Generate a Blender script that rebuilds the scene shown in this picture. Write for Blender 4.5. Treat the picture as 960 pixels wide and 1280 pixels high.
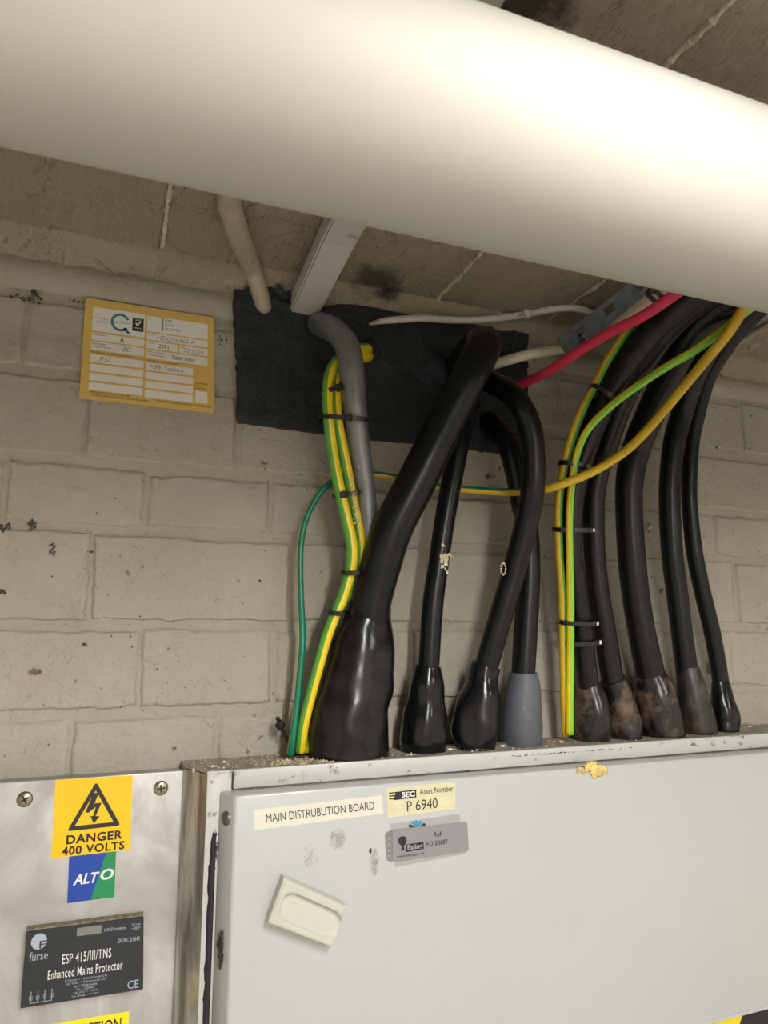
import bpy, bmesh, math, random
from mathutils import Vector, Matrix, noise
from math import sin, cos, pi, atan, radians
random.seed(7)
for o in list(bpy.data.objects): bpy.data.objects.remove(o)
SC = bpy.context.scene
COL = SC.collection

# ------------------------------------------------------------------ camera
F = 880.0; YAW = atan(880/2281); PITCH = atan(150/880); DIST = 1.1; ZC = 1.75
cam_d = bpy.data.cameras.new('camera'); cam = bpy.data.objects.new('camera', cam_d); COL.objects.link(cam)
cam.location = (0, -DIST, ZC); cam.rotation_euler = (pi/2 + PITCH, 0, -YAW)
cam_d.sensor_fit = 'HORIZONTAL'; cam_d.sensor_width = 36; cam_d.lens = 36*F/960
cam_d.clip_start = 0.02
cam_d.dof.use_dof = True; cam_d.dof.focus_distance = 1.08; cam_d.dof.aperture_fstop = 12
SC.camera = cam
# ------------------------------------------------------------------ world, exposure
w = bpy.data.worlds.new('world'); SC.world = w; w.use_nodes = True
w.node_tree.nodes['Background'].inputs[0].default_value = (0.5, 0.47, 0.42, 1)
w.node_tree.nodes['Background'].inputs[1].default_value = 0.15
vs = SC.view_settings; vs.view_transform = 'Standard'; vs.look = 'None'; vs.gamma = 1; vs.use_curve_mapping = False
vs.exposure = 0.50
# ------------------------------------------------------------------ lamps (a ceiling batten behind the camera, plus unseen battens added as fill)
CEIL = 2.3385
LAMPS = [((0.38, -1.52, CEIL-0.075), 1.1, 20.0, 'slim white batten light on the ceiling just behind the big white pipe'),
         ((1.75, -2.35, CEIL-0.075), 1.2, 17.0, 'slim unseen batten added as fill light on the ceiling towards the right-hand wall'),  # unseen lamp added to lift the ambient light
         ((0.25, -3.0, CEIL-0.075), 0.5, 30.0, 'short unseen batten added as fill light on the ceiling by the back wall')]  # unseen lamp added so the lit back wall gives soft fill
LCOL = (1.0, 0.985, 0.945)

# ------------------------------------------------------------------ geometry helpers
fv = Vector((sin(YAW)*cos(PITCH), cos(YAW)*cos(PITCH), sin(PITCH)))
rv = Vector((cos(YAW), -sin(YAW), 0)); uv_ = rv.cross(fv)
CAM = Vector((0, -DIST, ZC))
def ray(x, y): return fv + rv*((x-480)/F) + uv_*((640-y)/F)
def at(x, y, Y=0.0):
    d = ray(x, y); return CAM + d*((Y-CAM.y)/d.y)
def atz(x, y, z):
    d = ray(x, y); return CAM + d*((z-CAM.z)/d.z)
def depth(P): return (P-CAM).dot(fv)
def pr(px, P): return px*0.5*depth(P)/F

def empty(name, loc, label, cat, group=None):
    o = bpy.data.objects.new(name, None); COL.objects.link(o); o.location = loc
    o.empty_display_size = 0.02
    o['label'] = label; o['category'] = cat
    if group: o['group'] = group
    return o
def tag(o, label, cat, group=None):
    o['label'] = label; o['category'] = cat
    if group: o['group'] = group
    return o
def wloc(o):
    v = Vector((0, 0, 0))
    while o: v += o.location; o = o.parent
    return v
def obj(name, vs_, fs, mat, parent=None, idx=None, smooth=False, kind=None, origin=None):
    me = bpy.data.meshes.new(name)
    vs_ = [Vector(v) for v in vs_]
    if parent is None:
        if origin is None:
            n = len(vs_); c = sum(vs_, Vector())/n; origin = Vector((c.x, c.y, min(v.z for v in vs_)))
        off = Vector(origin)
    else: off = wloc(parent)
    me.from_pydata([tuple(v-off) for v in vs_], [], fs)
    mats = mat if isinstance(mat, (list, tuple)) else [mat]
    for m in mats: me.materials.append(m)
    if idx: me.polygons.foreach_set('material_index', idx)
    if smooth: me.polygons.foreach_set('use_smooth', [True]*len(me.polygons))
    me.update()
    o = bpy.data.objects.new(name, me); COL.objects.link(o)
    if parent: o.parent = parent
    else: o.location = off
    if kind: o['kind'] = kind
    return o
def fix(o):
    bm = bmesh.new(); bm.from_mesh(o.data); bmesh.ops.recalc_face_normals(bm, faces=bm.faces); bm.to_mesh(o.data); bm.free(); return o
def bevel(o, w_, seg=2, smooth=True):
    bm = bmesh.new(); bm.from_mesh(o.data)
    bmesh.ops.recalc_face_normals(bm, faces=bm.faces)
    es = [e for e in bm.edges if len(e.link_faces) == 2 and e.calc_face_angle(0) > 0.4]
    bmesh.ops.bevel(bm, geom=es, offset=w_, segments=seg, profile=0.5, affect='EDGES', clamp_overlap=True)
    for f in bm.faces: f.smooth = smooth
    bm.to_mesh(o.data); bm.free()
    if smooth:
        try: o.data.set_sharp_from_angle(angle=radians(40))
        except Exception: pass
    return o
BF = [(0,1,2,3),(7,6,5,4),(0,4,5,1),(1,5,6,2),(2,6,7,3),(3,7,4,0)]
def box(x0, x1, y0, y1, z0, z1):
    return [Vector(p) for p in ((x0,y0,z0),(x1,y0,z0),(x1,y0,z1),(x0,y0,z1),(x0,y1,z0),(x1,y1,z0),(x1,y1,z1),(x0,y1,z1))], BF
def slab(quad, t, back=None):
    """quad TL,TR,BR,BL on a plane facing -y, thickness t towards the viewer"""
    q = [Vector(p) for p in quad]; n = Vector((0, -t, 0))
    order = [q[3], q[2], q[1], q[0]]
    return [p+n for p in order]+order, BF
def quad(pts, Y): return [at(x, y, Y) for x, y in pts]
def bil(q, u, v):
    return (q[0]*(1-u)+q[1]*u)*(1-v)+(q[3]*(1-u)+q[2]*u)*v
def sub(q, u0, u1, v0, v1): return [bil(q,u0,v0), bil(q,u1,v0), bil(q,u1,v1), bil(q,u0,v1)]
def poly_on(q, pts, t): return [bil(q, u, v)+Vector((0, -t, 0)) for u, v in pts]
def rrect(u0, u1, v0, v1, ru, rv2, n=4):
    out = []
    for cx, cy, a0 in ((u1-ru, v0+rv2, -90), (u1-ru, v1-rv2, 0), (u0+ru, v1-rv2, 90), (u0+ru, v0+rv2, 180)):
        for k in range(n+1):
            a = radians(a0+90*k/n); out.append((cx+ru*cos(a), cy+rv2*sin(a)))
    return out
def flat(name, q, pts, t, mat, parent):
    V = poly_on(q, pts, t)
    o = obj(name, V, [tuple(range(len(V)))], mat, parent)
    if o.data.polygons[0].normal.y > 0:
        o.data.flip_normals()
    return o
def flats(name, q, polys, t, mat, parent):
    V = []; Fc = []
    for pts in polys:
        b = len(V); vv = poly_on(q, pts, t)
        # orientation towards -y
        nrm = (vv[1]-vv[0]).cross(vv[-1]-vv[0])
        ids = list(range(b, b+len(vv)))
        if nrm.y > 0: ids.reverse()
        V += vv; Fc.append(tuple(ids))
    return obj(name, V, Fc, mat, parent)
FONTC = {}
def text_mesh(s, bold=0.0, shear=0.0, space=1.0):
    key = (s, bold, shear, space)
    if key in FONTC: return FONTC[key]
    c = bpy.data.curves.new('t', 'FONT'); c.body = s; c.resolution_u = 3; c.offset = bold; c.shear = shear; c.space_character = space
    o = bpy.data.objects.new('t', c); COL.objects.link(o)
    me = bpy.data.meshes.new_from_object(o.evaluated_get(bpy.context.evaluated_depsgraph_get()))
    V = [(v.co.x, v.co.y) for v in me.vertices]; Fc = [tuple(p.vertices) for p in me.polygons]
    bpy.data.objects.remove(o); bpy.data.curves.remove(c); bpy.data.meshes.remove(me)
    xs = [p[0] for p in V]; ys = [p[1] for p in V]
    r = ([((x-min(xs))/(max(xs)-min(xs)), (y-min(ys))/(max(ys)-min(ys))) for x, y in V], Fc)
    FONTC[key] = r; return r
def text(q, s, u0, u1, v0, v1, t, mat, parent, bold=0.0, shear=0.0, space=1.0, name='lettering', wob=0.0):
    """lettering fitted to the box u0..u1, v0..v1 (v down) of a sticker"""
    V, Fc = text_mesh(s, bold, shear, space)
    W = []
    for x, y in V:
        if wob: y += wob*noise.noise(Vector((x*7, v0*50, 3))); 
        W.append(bil(q, u0+(u1-u0)*x, v1+(v0-v1)*y)+Vector((0, -t, 0)))
    o = obj(name, W, Fc, mat, parent)
    if len(o.data.polygons) and sum(p.normal.y for p in o.data.polygons) > 0: o.data.flip_normals()
    return o
def catmull(P, n):
    out = []
    L = len(P)
    for i in range(L-1):
        p0 = P[max(i-1, 0)]; p1 = P[i]; p2 = P[i+1]; p3 = P[min(i+2, L-1)]
        for k in range(n):
            t = k/n
            out.append([0.5*((2*b)+(-a+c)*t+(2*a-5*b+4*c-d)*t*t+(-a+3*b-3*c+d)*t**3) for a, b, c, d in zip(p0, p1, p2, p3)])
    out.append(list(P[-1])); return out
def tube(ctrl, seg=16, n=6, squash=None, lump=0.0, lscale=20, fixed=False, open_end=False):
    """ctrl: list of (Vector, radius). returns verts, faces, per-face (ring, sector)"""
    P = catmull([list(p)+[r] for p, r in ctrl], n)
    pts = [Vector(p[:3]) for p in P]; rad = [p[3] for p in P]
    V = []; Fc = []; info = []
    T0 = (pts[1]-pts[0]).normalized()
    ref = Vector((0, -1, 0)); 
    if abs(ref.dot(T0)) > 0.9: ref = Vector((0, 0, 1))
    N = (ref-T0*ref.dot(T0)).normalized()
    for i, p in enumerate(pts):
        T = (pts[min(i+1, len(pts)-1)]-pts[max(i-1, 0)]).normalized()
        if fixed:
            N2 = Vector((0, -1, 0)); N2 = N2-T*N2.dot(T)
            if N2.length > 0.35: N = N2.normalized()
        N = (N-T*N.dot(T)).normalized(); B = T.cross(N)
        for k in range(seg):
            a = 2*pi*k/seg; r = rad[i]
            d = N*cos(a)+B*sin(a)
            if squash: d = Vector((d.x, d.y*squash, d.z))
            v = p+d*r
            if lump: v += d*r*lump*noise.noise(v*lscale)
            V.append(v)
    for i in range(len(pts)-1):
        for k in range(seg):
            a = i*seg+k; b = i*seg+(k+1) % seg
            Fc.append((a, b, b+seg, a+seg)); info.append((i, k))
    if not open_end:
        c = len(V); V.append(pts[0]); V.append(pts[-1]); e = (len(pts)-1)*seg
        for k in range(seg):
            Fc.append((c, (k+1) % seg, k)); info.append((0, k))
            Fc.append((c+1, e+k, e+(k+1) % seg)); info.append((len(pts)-1, k))
    return V, Fc, info
def ctl(L): 
    out = []
    for px, py, Y, wd in L:
        P = at(px, py, Y); out.append((P, pr(wd, P)))
    return out
def merge(*parts):
    V = []; Fc = []
    for v, f in parts:
        b = len(V); V += v; Fc += [tuple(i+b for i in g) for g in f]
    return V, Fc
def dome(c, nrm, r, h, seg=14, rings=4):
    nrm = Vector(nrm).normalized(); a = nrm.orthogonal().normalized(); b = nrm.cross(a)
    V = []; Fc = []
    prof = [(r, -0.0005), (r, h*0.25)]+[(r*cos(pi/2*k/rings), h*0.25+h*0.75*sin(pi/2*k/rings)) for k in range(1, rings)]
    for rr, hh in prof:
        for k in range(seg): V.append(c+nrm*hh+(a*cos(2*pi*k/seg)+b*sin(2*pi*k/seg))*rr)
    for i in range(len(prof)-1):
        for k in range(seg):
            Fc.append((i*seg+k, i*seg+(k+1) % seg, (i+1)*seg+(k+1) % seg, (i+1)*seg+k))
    V.append(c+nrm*h); t = len(V)-1; e = (len(prof)-1)*seg
    for k in range(seg): Fc.append((e+k, e+(k+1) % seg, t))
    return V, Fc

# ------------------------------------------------------------------ materials
def new(name):
    m = bpy.data.materials.new(name); m.use_nodes = True
    nt = m.node_tree; b = nt.nodes['Principled BSDF']; return m, nt, b
def N(nt, t, **k):
    n = nt.nodes.new(t)
    for a, v in k.items():
        if hasattr(n, a): setattr(n, a, v)
        else: n.inputs[a].default_value = v
    return n
def lk(nt, a, b): nt.links.new(a, b)
def ramp(nt, src, stops):
    r = nt.nodes.new('ShaderNodeValToRGB'); e = r.color_ramp.elements
    while len(e) < len(stops): e.new(0.5)
    for i, (p, c) in enumerate(stops):
        e[i].position = p; e[i].color = (c, c, c, 1) if not isinstance(c, tuple) else (*c, 1)
    lk(nt, src, r.inputs[0]); return r.outputs[0]
def mix(nt, fac, a, b):
    m = nt.nodes.new('ShaderNodeMix'); m.data_type = 'RGBA'
    for s, v in ((0, fac), (6, a), (7, b)):
        if isinstance(v, tuple): m.inputs[s].default_value = (*v, 1)
        elif isinstance(v, (int, float)): m.inputs[s].default_value = v
        else: lk(nt, v, m.inputs[s])
    return m.outputs[2]
def pos(nt, scale=(1, 1, 1)):
    g = nt.nodes.new('ShaderNodeNewGeometry'); mp = nt.nodes.new('ShaderNodeMapping'); mp.inputs['Scale'].default_value = scale
    lk(nt, g.outputs['Position'], mp.inputs['Vector']); return mp.outputs[0]
def nz(nt, vec, sc, det=4, rough=0.55, dist=0.0):
    n = nt.nodes.new('ShaderNodeTexNoise'); n.inputs['Scale'].default_value = sc; n.inputs['Detail'].default_value = det
    n.inputs['Roughness'].default_value = rough; n.inputs['Distortion'].default_value = dist
    lk(nt, vec, n.inputs['Vector']); return n.outputs[0]
def bump(nt, b, h, st, dist, prev=None):
    n = nt.nodes.new('ShaderNodeBump'); n.inputs['Strength'].default_value = st; n.inputs['Distance'].default_value = dist
    lk(nt, h, n.inputs['Height'])
    if prev: lk(nt, prev, n.inputs['Normal'])
    lk(nt, n.outputs[0], b.inputs['Normal']); return n.outputs[0]
def simple(name, c, rough=0.5, metal=0.0, var=0.0, vs2=40, bp=0.0, bs=150, spec=0.5, dirt=None, dscale=12, dth=(0.55, 0.75), coat=0.0):
    m, nt, b = new(name); b.inputs['Roughness'].default_value = rough; b.inputs['Metallic'].default_value = metal
    b.inputs['Specular IOR Level'].default_value = spec; b.inputs['Coat Weight'].default_value = coat
    p = pos(nt); col = c
    if var:
        col = mix(nt, ramp(nt, nz(nt, p, vs2), [(0.3, 0.0), (0.7, 1.0)]), tuple(x*(1-var) for x in c), tuple(min(1, x*(1+var)) for x in c))
    if dirt:
        col = mix(nt, ramp(nt, nz(nt, p, dscale, 6, 0.65), [(dth[0], 0.0), (dth[1], 1.0)]), col, dirt)
    if isinstance(col, tuple): b.inputs['Base Color'].default_value = (*col, 1)
    else: lk(nt, col, b.inputs['Base Color'])
    if bp: bump(nt, b, nz(nt, p, bs, 3), bp, 0.001)
    return m
def masonry(name, c, stretch=(1, 1, 1), speck=0.7, bstr=1.0):
    m, nt, b = new(name); b.inputs['Roughness'].default_value = 0.62; b.inputs['Specular IOR Level'].default_value = 0.3
    p = pos(nt); ps = pos(nt, stretch)
    big = ramp(nt, nz(nt, p, 3.5, 3), [(0.3, 0.0), (0.7, 1.0)])
    col = mix(nt, big, tuple(x*0.9 for x in c), tuple(x*1.06 for x in c))
    col = mix(nt, ramp(nt, nz(nt, p, 16, 5, 0.6), [(0.55, 0.0), (0.8, 0.5)]), col, (c[0]*0.82, c[1]*0.72, c[2]*0.62))
    # pinholes and chips in the paint
    v = N(nt, 'ShaderNodeTexVoronoi'); v.inputs['Scale'].default_value = 42; v.inputs['Randomness'].default_value = 1
    wv = N(nt, 'ShaderNodeVectorMath'); wv.operation = 'ADD'
    nn = N(nt, 'ShaderNodeTexNoise'); nn.inputs['Scale'].default_value = 60; lk(nt, p, nn.inputs['Vector'])
    sc = N(nt, 'ShaderNodeVectorMath'); sc.operation = 'SCALE'; sc.inputs['Scale'].default_value = 0.02; lk(nt, nn.outputs['Color'], sc.inputs[0])
    lk(nt, p, wv.inputs[0]); lk(nt, sc.outputs[0], wv.inputs[1]); lk(nt, wv.outputs[0], v.inputs['Vector'])
    spot = ramp(nt, v.outputs['Distance'], [(0.06, 1.0), (0.13, 0.0)])
    gate = ramp(nt, nz(nt, p, 9, 2), [(0.5, 0.0), (0.62, 1.0)])
    mm = N(nt, 'ShaderNodeMath'); mm.operation = 'MULTIPLY'; lk(nt, spot, mm.inputs[0]); lk(nt, gate, mm.inputs[1])
    mk = N(nt, 'ShaderNodeMath'); mk.operation = 'MULTIPLY'; lk(nt, mm.outputs[0], mk.inputs[0]); mk.inputs[1].default_value = speck
    col = mix(nt, mk.outputs[0], col, (0.06, 0.05, 0.04))
    # sparse larger chips
    ch = ramp(nt, nz(nt, p, 34, 6, 0.7, 0.6), [(0.69, 0.0), (0.71, 1.0)])
    col = mix(nt, ch, col, (0.05, 0.045, 0.04))
    lk(nt, col, b.inputs['Base Color'])
    n1 = bump(nt, b, nz(nt, ps, 22, 6, 0.6), 0.6*bstr, 0.010)
    n2 = bump(nt, b, nz(nt, ps, 130, 4, 0.65), 0.7*bstr, 0.0030, n1)
    inv = ramp(nt, mm.outputs[0], [(0.0, 1.0), (1.0, 0.0)])
    n3 = bump(nt, b, inv, 0.6, 0.002, n2)
    # flaky paint outlines
    fl = ramp(nt, nz(nt, p, 13, 5, 0.6, 0.8), [(0.57, 0.0), (0.585, 1.0)])
    bump(nt, b, fl, 0.5*bstr, 0.0016, n3)
    return m
M = {}
M['wall'] = masonry('painted_block', (0.405, 0.368, 0.308))
M['joint'] = masonry('painted_mortar', (0.392, 0.350, 0.288))
M['ceil'] = masonry('painted_ceiling', (0.37, 0.312, 0.235), (1.6, 0.45, 1), 0.5, 2.2)
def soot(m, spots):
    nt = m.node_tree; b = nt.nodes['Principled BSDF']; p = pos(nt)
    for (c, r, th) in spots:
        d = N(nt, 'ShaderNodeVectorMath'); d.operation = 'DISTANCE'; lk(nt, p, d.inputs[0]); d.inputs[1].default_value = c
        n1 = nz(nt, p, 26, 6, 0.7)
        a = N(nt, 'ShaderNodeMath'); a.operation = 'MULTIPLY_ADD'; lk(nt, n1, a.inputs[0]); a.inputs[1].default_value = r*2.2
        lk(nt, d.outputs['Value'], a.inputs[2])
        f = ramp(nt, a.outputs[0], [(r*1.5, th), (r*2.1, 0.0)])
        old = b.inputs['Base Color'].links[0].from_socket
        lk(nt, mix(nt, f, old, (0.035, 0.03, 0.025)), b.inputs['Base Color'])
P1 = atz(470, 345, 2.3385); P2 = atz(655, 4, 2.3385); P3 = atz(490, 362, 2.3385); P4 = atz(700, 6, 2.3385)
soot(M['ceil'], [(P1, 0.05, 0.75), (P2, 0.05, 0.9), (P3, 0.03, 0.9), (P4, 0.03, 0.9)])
M['bead'] = masonry('mortar_bead', (0.60, 0.54, 0.43), (1, 1, 1), 0.2, 1.5)
M['seal'] = simple('black_fire_mastic', (0.020, 0.021, 0.024), 0.5, var=0.35, vs2=30, bp=0.0, dirt=(0.10, 0.10, 0.11), dscale=75, dth=(0.62, 0.74))
def _seal():
    m = M['seal']; nt = m.node_tree; b = nt.nodes['Principled BSDF']; p = pos(nt)
    n1 = bump(nt, b, nz(nt, p, 38, 6, 0.7), 1.0, 0.012); bump(nt, b, nz(nt, p, 220, 3, 0.7), 0.8, 0.002, n1)
_seal()
M['pipe'] = simple('white_pipe_paint', (0.47, 0.447, 0.40), 0.62, var=0.03, vs2=6, bp=0.15, bs=20)
M['cable'] = simple('black_cable_sheath', (0.006, 0.006, 0.007), 0.30, spec=0.3, var=0.4, vs2=60, bp=0.15, bs=260, dirt=(0.07, 0.065, 0.06), dscale=70, dth=(0.68, 0.80))
M['cable_dusty'] = simple('dusty_black_sheath', (0.007, 0.0065, 0.007), 0.33, spec=0.3, var=0.4, vs2=60, bp=0.15, bs=260, dirt=(0.06, 0.05, 0.042), dscale=45, dth=(0.62, 0.82))
M['boot'] = simple('black_heatshrink', (0.006, 0.006, 0.007), 0.20, spec=0.4, var=0.3, vs2=40, bp=0.5, bs=45, dirt=(0.06, 0.05, 0.045), dscale=60, dth=(0.66, 0.82))
M['boot_rust'] = simple('rust_dusted_heatshrink', (0.010, 0.009, 0.009), 0.25, bp=0.5, bs=50, dirt=(0.15, 0.095, 0.068), dscale=15, dth=(0.49, 0.64))
M['boot_brown'] = simple('brown_dusted_heatshrink', (0.022, 0.018, 0.017), 0.34, bp=0.4, bs=50, dirt=(0.08, 0.055, 0.042), dscale=28, dth=(0.5, 0.65))
M['boot_grey'] = simple('grey_rubber_shroud', (0.082, 0.092, 0.112), 0.5, var=0.12, vs2=30, bp=0.25, bs=60, dirt=(0.16, 0.13, 0.11), dscale=40, dth=(0.64, 0.76))
M['green'] = simple('green_insulation', (0.10, 0.34, 0.045), 0.35, var=0.1)
M['bgreen'] = simple('bright_green_insulation', (0.24, 0.55, 0.05), 0.35, var=0.08)
M['teal'] = simple('teal_green_insulation', (0.005, 0.17, 0.10), 0.35, var=0.15)
M['yellow'] = simple('yellow_insulation', (0.80, 0.58, 0.015), 0.35, var=0.06)
M['ochre'] = simple('ochre_yellow_insulation', (0.62, 0.40, 0.02), 0.4, var=0.1)
M['red'] = simple('red_insulation', (0.62, 0.035, 0.09), 0.4, var=0.05)
M['cream'] = simple('cream_cable', (0.66, 0.60, 0.47), 0.42, var=0.06, dirt=(0.2, 0.15, 0.1), dscale=70, dth=(0.66, 0.75))
M['whitecable'] = simple('dirty_white_cable', (0.60, 0.57, 0.52), 0.42, dirt=(0.10, 0.07, 0.05), dscale=60, dth=(0.6, 0.7))
M['greycable'] = simple('pale_grey_cable', (0.36, 0.34, 0.30), 0.45)
M['conduit'] = simple('grey_galvanised_conduit', (0.20, 0.21, 0.22), 0.36, metal=0.4, var=0.10, vs2=50, bp=0.2, bs=200, dirt=(0.10, 0.10, 0.10), dscale=40)
M['beige'] = simple('beige_painted_conduit', (0.42, 0.36, 0.27), 0.5, var=0.1, bp=0.5, bs=60, dirt=(0.08, 0.06, 0.05), dscale=60, dth=(0.64, 0.7))
M['trunk'] = simple('white_plastic_trunking', (0.50, 0.485, 0.455), 0.4, dirt=(0.12, 0.11, 0.10), dscale=25, dth=(0.66, 0.8))
M['strut'] = simple('galvanised_strut', (0.22, 0.245, 0.275), 0.45, metal=0.5, var=0.3, vs2=50, bp=0.2, bs=90)
M['tie'] = simple('black_nylon', (0.008, 0.008, 0.008), 0.3)
M['tiecut'] = simple('cut_nylon_end', (0.75, 0.75, 0.72), 0.4)
M['enamel'] = simple('white_enamel', (0.45, 0.467, 0.468), 0.30, var=0.02, vs2=4, bp=0.12, bs=500, dirt=(0.40, 0.37, 0.33), dscale=14, dth=(0.66, 0.9), coat=0.2)
M['enamel_worn'] = simple('worn_white_enamel', (0.50, 0.50, 0.48), 0.35, bp=0.2, bs=300, dirt=(0.16, 0.12, 0.08), dscale=42, dth=(0.62, 0.70))
M['topdust'] = simple('dusty_enclosure_top', (0.33, 0.29, 0.235), 0.7, var=0.3, vs2=50, bp=0.8, bs=120)
def steel():
    m, nt, b = new('smeared_stainless_steel'); b.inputs['Metallic'].default_value = 0.45
    p = pos(nt, (1, 1, 0.55)); s = nz(nt, p, 7, 4, 0.6, 1.2)
    col = mix(nt, ramp(nt, s, [(0.35, 0.0), (0.65, 1.0)]), (0.56, 0.56, 0.56), (0.30, 0.285, 0.265))
    lk(nt, col, b.inputs['Base Color'])
    r = ramp(nt, nz(nt, p, 9, 5, 0.6, 1.0), [(0.3, 0.32), (0.7, 0.55)]); lk(nt, r, b.inputs['Roughness'])
    return m
M['steel'] = steel()
def steel2():
    m, nt, b = new('reflection_streaked_steel'); b.inputs['Metallic'].default_value = 0.8
    p = pos(nt, (6, 6, 0.8)); s = nz(nt, p, 6, 5, 0.65, 1.0)
    col = mix(nt, ramp(nt, s, [(0.35, 0.0), (0.62, 1.0)]), (0.62, 0.59, 0.54), (0.23, 0.20, 0.17))  # upright reflections on the steel put into its colour as streaks
    lk(nt, col, b.inputs['Base Color']); b.inputs['Roughness'].default_value = 0.38
    return m
M['steel2'] = steel2()
M['screw'] = simple('aged_brass_screw', (0.34, 0.30, 0.22), 0.3, metal=0.9, var=0.2)
M['bolt'] = simple('zinc_dome_bolt', (0.42, 0.38, 0.31), 0.38, metal=0.7, var=0.25, vs2=120)
M['dbolt'] = simple('dull_steel_screw', (0.16, 0.16, 0.16), 0.35, metal=0.8, var=0.3, vs2=120)
M['ink'] = simple('black_ink', (0.012, 0.012, 0.014), 0.45)
M['pencil'] = simple('grey_handwriting', (0.25, 0.25, 0.28), 0.6)
M['white'] = simple('white_print', (0.74, 0.74, 0.74), 0.45)
M['lblwhite'] = simple('off_white_label_field', (0.74, 0.71, 0.67), 0.5)
M['lblgold'] = simple('gold_label', (0.66, 0.44, 0.12), 0.45, var=0.05, vs2=25)
M['lblteal'] = simple('blue_teal_print', (0.05, 0.19, 0.27), 0.45)
M['lblgreen'] = simple('green_print', (0.06, 0.25, 0.05), 0.45)
M['danger'] = simple('yellow_sign_vinyl', (0.93, 0.53, 0.002), 0.4, var=0.04, vs2=30)
M['blue'] = simple('blue_vinyl', (0.008, 0.055, 0.36), 0.35)
M['vgreen'] = simple('green_vinyl', (0.01, 0.24, 0.09), 0.35)
M['blackplate'] = simple('charcoal_panel', (0.018, 0.020, 0.024), 0.42, var=0.1)
M['plateedge'] = simple('dusty_plate_edge', (0.22, 0.18, 0.12), 0.8, var=0.5, vs2=200, bp=1.0, bs=300)
M['window'] = simple('grey_indicator_window', (0.20, 0.20, 0.19), 0.3)
M['logo'] = simple('pale_blue_print', (0.38, 0.43, 0.52), 0.45)
M['paper'] = simple('cream_label_tape', (0.66, 0.64, 0.55), 0.45)
M['asset'] = simple('pale_yellow_label', (0.62, 0.58, 0.38), 0.45, var=0.08, vs2=60)
M['silver'] = simple('silver_label', (0.27, 0.27, 0.285), 0.35, metal=0.25)
M['silver2'] = simple('translucent_grey_label', (0.35, 0.35, 0.35), 0.35)
M['tab'] = simple('dark_grey_label_tab', (0.19, 0.19, 0.19), 0.45)
M['sky'] = simple('bright_blue_print', (0.02, 0.25, 0.5), 0.4)
M['smudge'] = simple('grey_adhesive_residue', (0.33, 0.33, 0.32), 0.6)
M['magnet'] = simple('aged_cream_plastic', (0.51, 0.50, 0.43), 0.42, bp=0.15, bs=200, dirt=(0.42, 0.34, 0.22), dscale=45, dth=(0.60, 0.78))
M['foam'] = simple('dried_yellow_foam', (0.68, 0.50, 0.17), 0.7, var=0.3, vs2=90, bp=1.0, bs=150)
M['palefoam'] = simple('pale_dried_foam', (0.62, 0.55, 0.38), 0.7, var=0.3, vs2=90, bp=1.0, bs=150)
M['chip'] = simple('dark_paint_chip', (0.05, 0.045, 0.04), 0.8)
M['brick'] = simple('bare_brown_chip', (0.20, 0.11, 0.075), 0.8, var=0.4, vs2=200)
M['crumb'] = simple('masonry_crumbs', (0.50, 0.41, 0.28), 0.85, var=0.45, vs2=80)
M['rust'] = simple('dark_rust', (0.06, 0.04, 0.03), 0.8, var=0.5, vs2=120)
M['gasket'] = simple('black_gasket', (0.012, 0.013, 0.016), 0.7, bp=1.0, bs=80)
M['hazyellow'] = simple('hazard_yellow', (0.88, 0.70, 0.01), 0.4)
M['room'] = simple('white_room_paint', (0.76, 0.73, 0.665), 0.6, var=0.05, vs2=3, bp=0.3, bs=30)
M['floor'] = simple('grey_screed', (0.50, 0.47, 0.42), 0.7, var=0.15, vs2=5, bp=0.3, bs=40)
M['lampbody'] = simple('white_lamp_body', (0.7, 0.7, 0.68), 0.4)
def emit():
    m, nt, b = new('lamp_diffuser'); b.inputs['Emission Color'].default_value = (*LCOL, 1); b.inputs['Emission Strength'].default_value = 6
    b.inputs['Base Color'].default_value = (0.8, 0.8, 0.8, 1); return m
M['emit'] = emit()

# ------------------------------------------------------------------ the room
X0, X1, YB = -1.7, 2.9, -3.3
def struct(name, v, f, m): 
    o = obj(name, v, f, m, kind='structure'); return fix(o)
struct('floor', *box(X0, X1, YB, 0.1, -0.1, 0.0), M['floor'])
wall = struct('wall_front', *box(X0, X1, 0.0042, 0.16, 0, CEIL+0.1), M['joint'])
struct('wall_left', *box(X0-0.1, X0, YB, 0.1, 0, CEIL+0.1), M['room'])
struct('wall_right', *box(X1, X1+0.1, YB, 0.1, 0, CEIL+0.1), M['room'])
struct('wall_back', *box(X0, X1, YB-0.1, YB, 0, CEIL+0.1), M['room'])
ceiling = struct('ceiling', *box(X0, X1, YB, 0.1, CEIL+0.006, CEIL+0.1), M['ceil'])

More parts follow.
